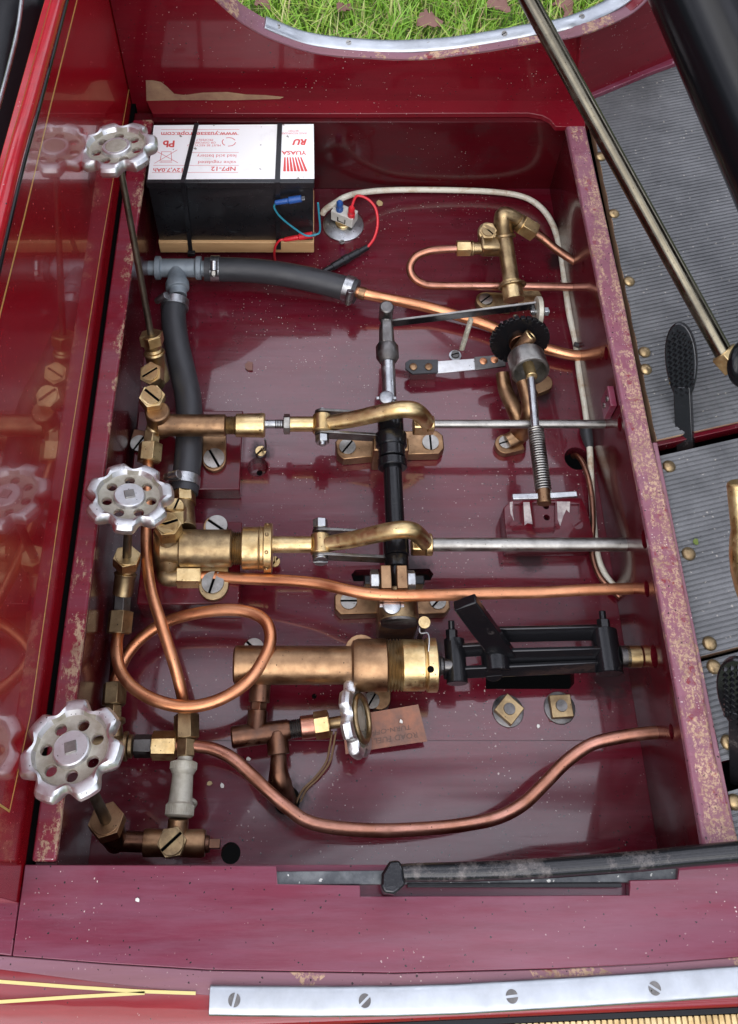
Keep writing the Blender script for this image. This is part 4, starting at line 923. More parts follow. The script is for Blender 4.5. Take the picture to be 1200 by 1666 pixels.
def bearing(name, lab, feet, y0, y1, zc, rr, mat, scr, cap):
    c = SY((y0 + y1) / 2); t = thing(name, lab, 'bearing', (c.x, c.y, 0)); 
    for (m0, m1), sc1, an in feet:
        a, b = W(*m0, 13), W(*m1, 13); tt = (b - a).normalized(); s_ = Vector((-tt.y, tt.x, 0)); w = R(scr[0], a)
        pts = [a + s_ * w, a - s_ * w, b - s_ * w + tt * 0, b - s_ * w * .55 + tt * w * .45, b + s_ * w * .55 + tt * w * .45, b + s_ * w]
        o = M().prism([p - Z3 * 12.8 for p in pts], (0, 0, 12.8)).build('foot', MT[mat], t, bev=.9)
        M().screw(W(*sc1, 13), Z3, R(13.5, a), 1.3, an, .09).build('screw', MT['steel'], o, bev=.1)
    M().box((c.x, c.y, 20), (15, abs(SY(y0).y - SY(y1).y) / 2, 20)).build('pedestal', MT[mat], t, bev=1.5)
    M().cyl(SY(y0), SY(y1), rr, e=1).build('bearing_barrel', MT[cap], t, bev=0)
    return t, c
b1_, c1_ = bearing('shaft_bearing', 'upper shaft bearing, black boss on bronze feet with two slotted screws', [(((620, 722), (556, 728)), (565, 727), .9), (((655, 720), (712, 719)), (700, 720), 1.6)], 706, 728, 46, 13, 'bronze', (21,), 'black_paint')
b2_, c2_ = bearing('shaft_bearing', 'lower shaft bearing, bronze boss on dark bronze feet with round end facing forward', [(((620, 978), (553, 980)), (567, 978), 0.0), (((660, 980), (722, 978)), (712, 978), .8)], 962, 1012, 46, R(32, SY(990)), 'bronze', (20,), 'brass_old')
M().lathe(SY(1012.5), -Y3, [(-.5, R(31, SY(990))), (1.2, R(30, SY(990))), (1.6, R(27, SY(990))), (1.4, .1)], 36).build('end_cap', MT['steel_dark'], b2_, bev=0)
def oilcap(parent, px, py, z, r):
    p = W(px, py, z); m = M().lathe(p, Z3, [(0, r), (2.2, r), (3, r * .8), (3.3, .1)], 28)
    for s_ in (-1, 1): m.box(p + Vector((s_ * (r + .8), -.5, .9)), (1.4, 1.3, .9))
    m.build('oil_cap', MT['zinc'], parent, bev=.3)
oilcap(sh, 628, 648, 57, 6.2); oilcap(b2_, 637, 985, 60, 7)
cb = thing('shaft_clamp', 'split bronze clamp with hexagon bolt behind the copper pipe on the black shaft', 'clamp', SY(945))
for x_, w_ in ((627, 8.6), (653, 8.6)): M().box(W(x_, 943, 58) + Z3 * -6, (4.1, 9, 13)).build('clamp_jaw', MT['bronze'], cb, bev=.8)
y_ = W(640, 945, 60).y
M().hexp((W(602, 945, 60).x, y_, 60), (W(616, 945, 60).x, y_, 60), R(18, SY(945)), .26).build('hex_bolt', MT['zinc'], cb); M().hexp((W(662, 945, 60).x, y_, 60), (W(675, 945, 60).x, y_, 60), R(17, SY(945)), .1).build('hex_nut', MT['zinc'], cb)
M().bx(W(592, 930, 46).x, W(690, 930, 46).x, y_ + 3, y_ + 10, 24, 44).build('black_yoke', MT['black_paint'], cb, bev=1)
# ---- long copper pipes
pipe([(322, 938, 38), (345, 938, 38), (380, 940, 40), (420, 942, 44), (470, 945, 50), (520, 949, 56), (560, 958, 62), (600, 966, 66), (650, 969, 66), (720, 968, 63), (800, 965, 58), (880, 963, 52), (960, 960, 48), (1060, 957, 44)], 9.6, 'copper', 'pinkish copper pipe running from the middle pump straight across in front of the shaft')
pipe([(241, 752, 38), (239, 790, 42), (238, 830, 46), (237, 870, 50), (240, 915, 54), (246, 960, 58), (258, 1003, 58), (274, 1050, 54), (287, 1092, 48), (296, 1130, 40), (301, 1166, 32)], 9.3, 'copper', 'copper pipe dropping behind the middle handwheel and through the coil')
pipe([(197, 1018, 36), (191, 1040, 38), (190, 1065, 42), (196, 1092, 45), (215, 1117, 48), (248, 1138, 50), (290, 1148, 51), (330, 1147, 52), (370, 1133, 53), (405, 1107, 54), (430, 1072, 54), (440, 1042, 54), (434, 1014, 53), (410, 998, 50), (370, 993, 46), (320, 998, 40), (270, 1013, 32), (233, 1035, 27), (208, 1062, 24), (196, 1088, 23), (188, 1108, 24), (186, 1122, 26)], 9.8, 'copper', 'copper pipe wound in one big open coil left of the front pump', 'copper_coil', 18, None, 8)
pipe([(284, 1213, 30), (320, 1214, 32), (350, 1220, 34), (380, 1236, 36), (410, 1262, 38), (440, 1292, 40), (470, 1318, 41), (500, 1336, 41), (545, 1346, 40), (620, 1350, 38), (700, 1348, 36), (760, 1341, 35), (810, 1330, 35), (850, 1308, 36), (885, 1275, 38), (920, 1240, 40), (960, 1213, 42), (1000, 1200, 43), (1050, 1194, 44), (1105, 1190, 44)], 10.5, 'copper_old', 'thick reddish copper pipe sagging in a long curve across the front of the tray', 'copper_pipe', 18)
pipe([(932, 742, -6), (938, 742, 3), (948, 752, 7), (957, 775, 8), (963, 810, 8), (964, 850, 8), (962, 890, 7), (966, 915, 6), (976, 938, 6), (992, 957, 6), (1012, 975, 6)], 4.6, 'copper_thin', 'thin copper tube coming out of the floor hole beside the white cable', 'copper_tube')

# ---- valve 2
v2, n2_, a2 = valve('stop_valve', 'weathered brass valve with the middle handwheel, above the coil of copper pipe', (210, 810), 124, (206, 908), 62, 0, .15, 23, 'brass', True, 3.6)
b = n2_ - a2 * 10
lat(b, W(199, 968, 42), [(0, 7.4), (.2, 7.4), (.25, 9), (.35, 8), (1, 7.6)]).build('valve_body', MT['brass_old'], v2)
hexnut(v2, W(199, 968, 42), W(197, 996, 40), 15, 'steel_dark', .2); hexnut(v2, W(197, 994, 40), W(193, 1031, 37), 21, 'brass_old', .15)
# ---- valve 3 manifold
v3, n3, a3 = valve('stop_valve', 'dark brass valve with the lowest and nearest aluminium handwheel', (117, 1221), 148, (173, 1336), 55, 0, .02, 30, 'bronze', True, 4.2)
lat(n3 - a3 * 10, n3 - a3 * 32, [(0, 8), (.15, 9.2), (.5, 9), (.8, 8.2), (1, 8)]).build('valve_body', MT['bronze_dark'], v3)
zt3 = 28.
M().cyl(W(185, 1368, zt3), W(242, 1370, zt3), R(16, n3)).build('side_pipe', MT['bronze_dark'], v3)
tf = thing('drain_tee', 'bronze tee with slotted hexagon plug and square ended stub at lower left', 'tee fitting', W(285, 1370, 0))
lat(W(234, 1371, zt3), W(334, 1372, zt3), [(0, 7), (0, 8.6), (.06, 8.9), (.3, 8.6), (.5, 8.3), (.95, 8.9), (1, 8)]).build('tee_body', MT['bronze'], tf)
q = W(281, 1372, 34); M().hexp(q, q + Z3 * 8, R(24, q), .15).screw(q + Z3 * 8, Z3, R(20, q), 2, .72, .09).build('slotted_plug', MT['brass_old'], tf, bev=.4)
M().cyl(W(333, 1373, zt3), W(341, 1373, zt3), R(13, q)).build('neck', MT['bronze_dark'], tf); M().box(W(348, 1373, zt3), (4.2, 2.9, 2.9)).build('square_end', MT['bronze_dark'], tf, bev=.3)
M().cyl(W(288, 1358, 30), W(290, 1332, 32), R(17, q)).build('branch', MT['bronze'], tf)
ku = thing('knurled_union', 'grey green knurled sleeve coupling above the bronze drain tee', 'coupling', W(295, 1290, 0))
lat(W(299, 1238, 34), W(291, 1330, 33), [(0, R(17, q)), (.02, R(22, q)), (.16, R(22, q)), (.2, R(20, q)), (.25, R(17.5, q)), (.6, R(19, q)), (.74, R(20, q)), (.78, R(23, q)), (.97, R(23, q)), (1, R(19, q))], 40).build('sleeve', MT['alu_dirty'], ku, bev=0)
m = M(); pA_, pB_ = W(299, 1238, 34), W(291, 1330, 33)
for f0, f1 in ((.03, .15), (.79, .96)):
    u, v, a = basis(pB_ - pA_); LL = (pB_ - pA_).length
    for i in range(34):
        t = 2 * math.pi * i / 34; dd = u * math.cos(t) + v * math.sin(t); rr_k = R(22.6 if f0 > .5 else 21.8, q)
        m.box(pA_ + a * LL * (f0 + f1) / 2 + dd * rr_k, (LL * (f1 - f0) / 2, .45, .45), a, a.cross(dd))
m.build('knurling', MT['alu_dirty'], ku, bev=0)
M().tube([W(308, 1300, 30), W(317, 1306, 26), W(313, 1314, 22)], 1.6, 10).build('tap_nib', MT['alu_dirty'], ku, bev=0)
M().cyl(W(302, 1216, 33), W(300, 1240, 33), R(13, q)).build('nipple', MT['alu_dirty'], ku)
hexnut(ku, W(303, 1162, 33), W(303, 1203, 33), 21, 'brass_old', .1)
M().hexp(W(302, 1203, 33), W(301, 1232, 33), R(17, q), .35).build('lower_nut', MT['brass_old'], ku, bev=.3)
mf = thing('pipe_union', 'row of brass hexagon nuts and rings behind the lowest handwheel', 'pipe union', W(230, 1213, 0))
zc = 30.
M().cyl(W(150, 1214, zc), W(204, 1214, zc), R(17, q)).build('body', MT['brass_old'], mf)
for x in (205, 213): M().cyl(W(x - 4, 1214, zc), W(x + 3, 1214, zc), R(24 - (x - 205) * .6, q)).build('ring', MT['brass_old'], mf)
hexnut(mf, W(218, 1214, zc), W(247, 1214, zc), 18, 'steel_dark', .1); hexnut(mf, W(247, 1213, zc), W(287, 1213, zc), 22.5, 'brass', .22)
v4 = thing('pipe_union', 'vertical run of greyish hexagon nuts under the end of the copper coil', 'pipe union', W(186, 1150, 0))
M().cyl(W(190, 1040, 14), W(186, 1120, 20), R(10, q)).build('stub', MT['bronze_dark'], v4)
hexnut(v4, W(187, 1112, 26), W(185, 1148, 26), 20, 'brass_old', .15); M().hexp(W(184, 1148, 26), W(183, 1172, 26), R(16, q), .3).build('small_nut', MT['brass_old'], v4, bev=.3)
M().cyl(W(184, 1170, 26), W(184, 1178, 26), R(21, q)).build('ring', MT['brass_old'], v4); M().cyl(W(184, 1178, 27), W(188, 1212, 28), R(15, q)).build('neck', MT['brass_old'], v4)

# ---- front pump
zf = 42.; pc_ = W(500, 1082, zf); YF3 = pc_.y
def X3p(x, dz=0): return Vector((W(x, 1082, zf).x, YF3, zf + dz))
fp = thing('oil_pump', 'large brown bronze pump barrel in front with screwed brass end collar', 'pump', (X3p(520).x, YF3, 0))
lat(X3p(380), X3p(575), [(0, R(26, pc_)), (.015, R(30, pc_)), (.03, R(30.5, pc_)), (1, R(29.5, pc_))], 36).build('barrel', MT['bronze'], fp)
lat(X3p(571), X3p(629), [(0, R(31, pc_)), (.06, R(38, pc_)), (.2, R(41, pc_)), (.98, R(41, pc_)), (1, R(38, pc_))], 36).build('collar', MT['bronze'], fp)
M().thread(X3p(628), X3p(654), R(41, pc_), 2.1).build('thread', MT['brass_old'], fp, bev=0)
en = lat(X3p(653), X3p(710), [(0, R(38, pc_)), (.02, R(40, pc_)), (.62, R(40, pc_)), (.66, R(37.5, pc_)), (.72, R(42, pc_)), (.98, R(42, pc_)), (1, R(39, pc_))], 36).build('end_nut', MT['brass'], fp)
M().lathe(WY(697, 1075, YF3 - 6) + Vector((0, -8.2, 10)), (0, -.55, .8), [(0, 2.4), (.5, 2.4), (.4, .1)], 14).build('pin_hole', MT['dark'], en, bev=0)
o = M().prism([X3p(588 + 27 * math.cos(t) * 1.0, -8) + Vector((9 * 0, 10 + 12 * math.sin(t), 0)) for t in [math.pi * i / 10 for i in range(11)]], (0, 0, 9)).build('mounting_lug', MT['bronze'], fp)
lug(fp, ((412, 1070), (412, 1058)), 8, 19, 7.8, 'bronze', (413, 1056), 2.4, 17); lug(fp, ((618, 1100), (617, 1136)), 8, 18, 7.8, 'bronze', (604, 1140), 1.0, 13)
M().cyl(W(425, 1085, 36), W(421, 1143, 32), R(17, pc_)).build('down_pipe', MT['bronze_dark'], fp)
hexnut(fp, W(421, 1138, 32), W(419, 1158, 32), 14, 'bronze_dark'); M().cyl(W(419, 1156, 31), W(416, 1195, 30), R(16, pc_)).build('down_pipe', MT['bronze_dark'], fp)
# needle valve below
zn = 30.
nv = thing('needle_valve', 'dark coppery valve lying flat with its handwheel seen edge on', 'valve', W(450, 1190, 0))
lat(W(376, 1200, zn), W(472, 1187, zn), [(0, R(15, pc_)), (.03, R(17, pc_)), (.95, R(16, pc_)), (1, R(14, pc_))]).build('tee_body', MT['bronze_dark'], nv)
M().thread(W(470, 1187, zn), W(490, 1184, zn), R(14.5, pc_), 1.4).build('thread', MT['steel_dark'], nv, bev=0)
M().cyl(W(489, 1184, zn), W(512, 1181, zn), R(17.5, pc_)).build('collar', MT['copper_old'], nv)
hexnut(nv, W(511, 1181, zn), W(536, 1177, zn + 1), 21.5, 'brass', .2)
s0, s1_ = W(535, 1177, zn + 1), W(574, 1171, zn + 6); M().cyl(s0, s1_, R(9, pc_)).build('spindle', MT['brass_old'], nv)
ax4 = Vector((.93, .05, .36)).normalized(); w4 = W(579, 1170, zn + 7); handwheel(nv, w4, ax4, .25, .92, False)
M().torus(w4 + ax4 * 4.6, ax4, 15.5, 2.0).build('rim_ring', MT['brass_old'], nv, bev=0)
M().cyl(W(450, 1190, zn), W(453, 1228, zn - 2), R(17.5, pc_)).build('branch', MT['bronze_dark'], nv)
M().tube([W(453, 1225, zn - 2), W(453, 1250, zn - 3), W(455, 1275, 22), W(462, 1296, 8), W(466, 1306, -8)], [R(r_, pc_) for r_ in (12, 14, 19, 18, 18)], 20).build('feed_pipe', MT['bronze_dark'], nv, bev=0)
# tag with string
tg = thing('tie_on_tag', 'copper coloured tag with faded handwriting, tied to the flat lying valve', 'tag', W(640, 1185, 6))
cols = 9; m = M(); lo_, hi_ = [], []
T0, T1, T2, T3 = W(556, 1166, 16), W(680, 1146, 19), W(695, 1206, 12), W(562, 1227, 7)
def tagp(s_, t_):
    p = (T0 * (1 - s_) + T1 * s_) * (1 - t_) + (T3 * (1 - s_) + T2 * s_) * t_
    return p + Z3 * (3.0 * math.sin(math.pi * s_) * (t_ - .3))
gridt = [[m.bm.verts.new(tagp(i / 10, j / 6)) for i in range(11)] for j in range(7)]
gridb = [[m.bm.verts.new(tagp(i / 10, j / 6) - Z3 * .5) for i in range(11)] for j in range(7)]
for j in range(6):
    for i in range(10):
        m.bm.faces.new((gridt[j][i], gridt[j][i + 1], gridt[j + 1][i + 1], gridt[j + 1][i])); m.bm.faces.new((gridb[j][i], gridb[j + 1][i], gridb[j + 1][i + 1], gridb[j][i + 1]))
bo_ = [(0, i) for i in range(11)] + [(j, 10) for j in range(1, 7)] + [(6, i) for i in range(9, -1, -1)] + [(j, 0) for j in range(5, 0, -1)]
for (j, i), (j2, i2) in zip(bo_, bo_[1:] + bo_[:1]): m.bm.faces.new((gridt[j][i], gridb[j][i], gridb[j2][i2], gridt[j2][i2]))
card = m.build('card', MT['cardcopper'], tg, bev=0)
def tagtext(body, s0_, s1q, t0_, t1_):
    cu = bpy.data.curves.new('t', 'FONT'); cu.body = body; cu.align_x = 'CENTER'; cu.align_y = 'CENTER'; cu.resolution_u = 2; cu.shear = .1
    t = bpy.data.objects.new('t', cu); COL.objects.link(t); bpy.context.view_layer.update()
    me = bpy.data.meshes.new_from_object(t.evaluated_get(bpy.context.evaluated_depsgraph_get())); bpy.data.objects.remove(t)
    xs = [v.co.x for v in me.vertices]; ys = [v.co.y for v in me.vertices]; org = LOC[tg.name]
    for v in me.vertices:
        fx = (v.co.x - min(xs)) / (max(xs) - min(xs)) if max(xs) > min(xs) else 0; fy = (v.co.y - min(ys)) / (max(ys) - min(ys))
        v.co = (v.co)
    x0_, x1_, y0_, y1_ = min(xs), max(xs), min(ys), max(ys)
    for v in me.vertices:
        fx = (v.co.x - x0_) / (x1_ - x0_); fy = (v.co.y - y0_) / (y1_ - y0_)
        v.co = (tagp(s1q + (s0_ - s1q) * fx, t0_ + (t1_ - t0_) * fy) + Z3 * .35 - org) * MM
    me.materials.clear(); me.materials.append(MT['ink']); o = bpy.data.objects.new('handwriting', me); COL.objects.link(o); o.parent = card
tagtext('TURN-OFF', .36, .84, .50, .63); tagtext('ROAD FUEL', .36, .90, .72, .87)
for dx in (0, 6):
    M().tube([W(540 + dx, 1190, 26), W(536 + dx, 1215, 20), W(530 + dx, 1240, 12), W(512 + dx, 1265, 5), W(492 + dx, 1285, 3), W(482 + dx, 1306, -1)], .75, 8).build('string', MT['string'], tg, bev=0)
# pin with brass screw at gland
pn_ = thing('split_pin', 'small brass screw with wire pin dropping to the end nut of the front pump', 'pin', W(690, 1016, 50))
q = W(690, 1013, 62); M().lathe(q - Z3 * 3, Z3, [(0, 3.4), (3, 4.4), (4.2, 4.4), (4.4, 3.2)], 24).screw(q + Z3 * 1, Z3, 2.9, 1, 1.4).build('screw', MT['brass'], pn_, bev=.2)
M().cyl(q - Z3 * 58, q - Z3 * 3, 2).build('stem', MT['steel_dark'], pn_)
M().tube([W(682, 1022, 60), W(684, 1030, 60), W(695, 1030, 62), W(698, 1040, 62), W(697, 1058, 60), W(696, 1074, 56)], .6, 8).build('wire', MT['zinc'], pn_, bev=0)
# ---- black linkage
lk = thing('black_linkage', 'oily black linkage of parallel bars, raised arm and forked ends right of the front pump', 'linkage', W(860, 1070, 0))
zk = 38.
def bar(x0, y0_, x1, y1_, hp, nm='link_bar', th=3.2, z0=zk):
    a = W(x0, y0_, z0 + hp); b = W(x1, y1_, z0 + hp); t = (b - a).normalized(); n_ = Vector((-t.y, t.x, 0))
    q_ = rad(42); n2_ = n_ * math.cos(q_) - Z3 * math.sin(q_)
    M().box((a + b) / 2 - Z3 * 4, ((b - a).length / 2, th / 2 * 1.2, hp), t, n2_).build(nm, MT['black_shiny'], lk, bev=.8)
bar(800, 1030, 992, 1026, 6); bar(806, 1067, 1004, 1062, 6.5); bar(722, 1093, 1004, 1080, 4.5); bar(750, 1056, 812, 1052, 5)
def vcyl(px, py, zt_, zb_, rp_, nm='fork_boss', mt='black_paint'):
    p = W(px, py, zt_); M().lathe((p.x, p.y, zb_), Z3, [(0, R(rp_, p)), (zt_ - zb_ - 1, R(rp_, p)), (zt_ - zb_, R(rp_ - 3, p))], 24).build(nm, MT[mt], lk)
a = W(741, 1060, zk + 4); M().cyl((a.x, a.y + 10, zk), (a.x, a.y - 22, zk), R(17, a)).build('fork_boss', MT['black_paint'], lk)
M().hexp((a.x - 2, a.y + 8, zk + 3), (a.x - 2, a.y + 16, zk + 5), 4.5).cyl((a.x - 2, a.y + 15, zk + 5), (a.x - 2, a.y + 22, zk + 7), 2.4).build('fork_bolt', MT['black_paint'], lk)
M().lathe((W(709, 1078, zf).x, YF3, zf - 2), X3, [(0, 9), (2, 9.4), (3, 7), (5, 6.5), (6, 5), (14, 5)], 24).build('ball_neck', MT['steel_dark'], lk)
a = W(988, 1048, zk + 6); M().cyl((a.x, a.y + 12, zk), (a.x, a.y - 20, zk), R(22, a)).build('fork_boss', MT['black_paint'], lk)
M().hexp((a.x, a.y + 12, zk + 3), (a.x, a.y + 19, zk + 4), 5).cyl((a.x, a.y + 18, zk + 4), (a.x, a.y + 25, zk + 5), 2.6).build('fork_bolt', MT['black_paint'], lk)
ar0 = W(755, 979, 92); ar1 = W(822, 1070, 36); t_ = (ar1 - ar0).normalized(); nrm_ = t_.cross(X3).normalized(); wd = nrm_.cross(t_)
M().box((ar0 + ar1) / 2, ((ar1 - ar0).length / 2, R(20, ar0), 4.2), t_, wd).build('raised_arm', MT['black_paint'], lk, bev=1)
a = W(808, 1062, 44); M().cyl((a.x, a.y + 10, 36), (a.x, a.y - 12, 36), R(24, a)).build('arm_boss', MT['black_paint'], lk)
M().screw((W(803, 1082, 42).x, a.y - 12, 37), (0, -.8, .6), R(14, a), 3, .1).build('pivot_screw', MT['black_paint'], lk)
yb_ = W(1040, 1068, zk).y
def kx(x): return Vector((W(x, 1068, zk).x, yb_, zk))
M().cyl(kx(1008), kx(1024), R(17, a)).build('rod_neck', MT['steel_dark'], lk)
M().cyl(kx(1017), kx(1042), R(17, a)).build('rod_end', MT['brass'], lk); M().cyl(kx(1042), kx(1064), R(16.5, a)).build('rod_sleeve', MT['bronze_dark'], lk); M().cyl(kx(1063), Vector((XR + 9, yb_, zk)), R(14, a)).build('rod', MT['bronze'], lk)
for (x, y, an, lab) in ((826, 1157, .82, 'square headed bolt turned diagonally on round washer, left of the pair'), (910, 1152, .05, 'square headed bolt set straight on round washer, right of the pair')):
    p = W(x, y, .2); t = thing('square_bolt', lab, 'bolt', p, 'square headed floor bolts')
    M().lathe(p, Z3, [(0, R(25.5, p)), (1.2, R(25, p)), (1.5, R(23.5, p))], 36).build('washer', MT['steel_dark'], t, bev=0)
    M().box(p + Z3 * 4.6, (R(17.5, p),) * 2 + (3.2,), (math.cos(an), math.sin(an), 0), (-math.sin(an), math.cos(an), 0)).build('head', MT['brass_old'], t, bev=.6)
    M().lathe(p + Z3 * 7.8, Z3, [(0, R(9.5, p)), (1.2, R(9, p)), (1.4, .1)], 24).build('bolt_end', MT['steel_dark'], t, bev=0)

# ---- lubricator valve at upper right
lv = thing('lubricator', 'old brass lubricator at the upper right with hairpin copper pipe fitted to its side', 'lubricator', W(825, 430, 0))
zl = 42.
M().cyl(W(820, 384, zl + 6), W(832, 462, zl - 2), R(13, W(825, 420, zl))).build('column', MT['brass_old'], lv)
lat(W(818, 362, zl + 12), W(821, 388, zl + 4), [(0, 9), (.75, 9), (.8, 10.6), (.95, 10.6), (1, 9)]).build('head', MT['brass_old'], lv)
ll = W(825, 420, zl)
M().tube([W(820, 382, zl + 6), W(818, 362, zl + 16), W(820, 350, zl + 22), W(834, 353, zl + 20), W(848, 362, zl + 14)], [8.8, 8.8, 8.2, 6.8, 6.5], 20).build('elbow', MT['brass_old'], lv, bev=0)
lat(W(842, 360, zl + 17), W(850, 366, zl + 14), [(0, 7), (0, 8.2), (1, 8.2)], 20).build('ring', MT['brass_old'], lv)
hexnut(lv, W(846, 364, zl + 15), W(869, 378, zl + 8), 18, 'brass', .2)
M().box(W(798, 392, zl), (11, 14, 8)).build('side_body', MT['brass_old'], lv, bev=3)
M().cyl(W(793, 380, 20), W(793, 378, 52), 9.5, e=1.5).build('screw_boss', MT['brass_old'], lv)
M().hexp(W(794, 377, 51), W(794, 375, 57), 8, .3).screw(W(794, 375, 57), (0, -.2, 1), 6, 1.4, -.8, .1).build('slotted_plug', MT['brass_old'], lv, bev=.3)
M().cyl(W(764, 404, zl), W(783, 404, zl), 6).build('side_neck', MT['brass_old'], lv); M().cyl(W(766, 404, zl), W(770, 404, zl), 7.4).build('side_ring', MT['brass_old'], lv)
hexnut(lv, W(742, 404, zl), W(765, 404, zl), 13.5, 'brass', .3)
lat(W(831, 458, zl - 2), W(836, 488, zl - 6), [(0, 9.2), (.2, 10.2), (.35, 9.4), (.5, 9.6), (1, 9.6)]).build('base_collar', MT['brass'], lv)
M().torus(W(833, 465, zl - 3), W(835, 480, zl - 5) - W(831, 458, zl - 2), 11.5, 1.5).build('clip_ring', MT['brass_old'], lv, bev=0)
lug(lv, ((830, 490), (790, 488)), 9, 16, 8.8, 'brass_old', (790, 487), .7, 11); lug(lv, ((840, 486), (866, 481)), 9, 15, 8.8, 'brass_old', None)
pipe([(869, 378, 49), (885, 389, 46), (905, 405, 42), (930, 423, 38), (958, 438, 34)], 7.2, 'copper_thin', 'short thin copper pipe slanting from the lubricator nut to the right wall', 'copper_pipe')
pipe([(742, 405, zl), (715, 406, zl), (694, 409, zl - 1), (675, 418, zl - 4), (667, 434, zl - 9), (672, 451, zl - 14), (688, 461, zl - 18), (710, 465, zl - 20), (780, 465, zl - 22), (850, 466, zl - 22), (930, 467, zl - 22)], 6.8, 'copper_old', 'copper pipe bent into a hairpin left of the lubricator', 'copper_pipe')

# ---- ratchet drive
rc = W(845, 553, 52); axr = Vector((.04, -.95, .30)).normalized()
rd = thing('ratchet_drive', 'black toothed ratchet wheel on a bronze bracket with steel rod, spring and cross bar', 'ratchet', (rc.x, rc.y, 0))
u, v, a = basis(axr); Rr = R(49, rc); NT = 30; pts = []
for i in range(NT):
    t0_ = 2 * math.pi * i / NT; t1_ = t0_ + 2 * math.pi / NT * .82
    for t, r_ in ((t0_, Rr * .90), (t0_ + .02, Rr), (t1_, Rr * .985), (t1_ + .02, Rr * .90)): pts.append(rc + u * r_ * math.cos(t) + v * r_ * math.sin(t))
M().prism([p - a * 2 for p in pts], a * 4).build('toothed_wheel', MT['black_paint'], rd, bev=.3)
M().cyl(rc - a * 14, rc + a * 6, 10).build('hub', MT['bronze_dark'], rd)
tbp = W(840, 566, 58); M().cyl(tbp - Z3 * 4 - Y3 * 4, W(863, 546, 70), R(11, rc), n=24).build('oil_tube', MT['bronze'], rd)
e_ = W(863, 546, 70); M().torus(e_, (e_ - tbp), R(9, rc), 1.1).build('tube_lip', MT['brass'], rd, bev=0); M().lathe(e_ + (e_ - tbp).normalized() * .1, e_ - tbp, [(0, 3), (.3, 2.9)], 16).build('tube_bore', MT['dark'], rd, bev=0)
dc = W(855, 580, 56); de = dc + axr * 20; M().lathe(dc, axr, [(0, R(27, rc)), (1, R(29.5, rc)), (19, R(30.5, rc)), (20, R(29.5, rc)), (20, R(26, rc)), (6, R(25.5, rc))], 40).build('drum', MT['steel'], rd, bev=0)
M().cyl(de - axr * 10, de + axr * 6, R(9, rc)).build('bush', MT['brass'], rd)
rz = 58
rodA = W(857, 625, rz); rodB = W(871, 700, rz); M().cyl(de, rodB, R(6.2, rc)).build('steel_rod', MT['zinc'], rd)
spA, spB = W(871, 698, rz), W(884, 800, rz); M().cyl(spA, spB, R(7, rc)).build('spring_core', MT['steel_dark'], rd)
M().coil(spA, spB, R(11.0, rc), .85, 25).build('spring', MT['steel'], rd, bev=0)
M().cyl(W(883, 797, rz), W(885, 820, rz), R(10.5, rc)).build('end_boss', MT['bronze'], rd)
M().tube([W(833, 809, rz + 1), W(885, 807.5, rz + 1), W(938, 804.5, rz + 1)], 1, smooth=False, flat=(Y3, 2.3, 1.6)).build('cross_bar', MT['zinc'], rd, bev=.5)
brk = [(817, 607, 30), (822, 635, 26), (836, 665, 22), (846, 690, 16), (842, 710, 9), (825, 720, 7)]
M().tube([W(*p) for p in brk], [R(r_, rc) for r_ in (11, 12, 13, 14, 15, 14)], 16).build('bracket_arm', MT['bronze'], rd, bev=0)
M().tube([W(845, 705, 10), W(858, 690, 30), W(862, 660, 44), W(852, 620, 50)], [9, 8, 7, 7], 16).build('bracket_arm', MT['bronze'], rd, bev=0)
M().box((dc + W(850, 640, 8)) / 2 + Z3 * -8, (7, 14, 16)).build('bracket_web', MT['bronze_dark'], rd, bev=2)
lug(rd, ((848, 716), (822, 722)), 8, 17, 7.8, 'bronze', (822, 720), .3, 11); lug(rd, ((868, 628), (884, 622)), 8, 15, 7.8, 'bronze', None)
# rocker and lever
rk = thing('drive_lever', 'flat black lever bar with bright edge linking the shaft knuckle to the pale rocker', 'lever', W(760, 505, 60))
la, lb_ = WY(640, 522, kn.y), W(870, 497, 74); la = Vector((kn.x + 3, kn.y - 3, la.z)); 
t_ = (lb_ - la).normalized(); s_ = Vector((-t_.y, t_.x, 0)).normalized()
M().box((la + lb_) / 2, ((lb_ - la).length / 2, 1.2, 4.6), t_, s_).build('bar', MT['black_paint'], rk, bev=.4)
M().box((la + lb_) / 2 + Z3 * 4.9, ((lb_ - la).length / 2, .9, .25), t_, s_).build('bar_edge', MT['steel'], rk, bev=0)
q = W(875, 507, 68); m = M(); pts = [q + Vector((0, 13 * math.cos(t), 15 * math.sin(t) * (1.15 if math.sin(t) < 0 else 1))) for t in [2 * math.pi * i / 24 for i in range(24)]]
m.prism([p - X3 * 1.8 for p in pts], X3 * 4.2); m.build('rocker_plate', MT['alu_dirty'], rk, bev=.6)
M().cyl(q - X3 * 7, q + X3 * 10, 2.2).hexp(q + X3 * 5, q + X3 * 9, 4.2).hexp(q - X3 * 6, q - X3 * 3, 4).build('rocker_bolt', MT['zinc'], rk)
M().cyl(W(838, 522, 62), W(838, 512, 66), 2).build('pawl_pin', MT['steel'], rk)
ss = thing('coil_spring', 'tiny grey coil spring with screw eyelet between lever bar and leaf strip', 'spring', W(745, 575, 0))
M().coil(W(766, 519, 50), W(751, 568, 8), 1.9, .6, 22, 5, 10).cyl(W(766, 519, 50), W(751, 568, 8), 1.7).build('coil', MT['alu_dirty'], ss, bev=0)
p = W(740, 579, .2); M().lathe(p, Z3, [(0, 5.6), (1.4, 5.6), (1.6, 4.8)], 24).build('washer', MT['zinc'], ss, bev=0); M().screw(p + Z3 * 1.6, Z3, 3.8, 2.4, .3).build('screw', MT['steel_dark'], ss, bev=0)
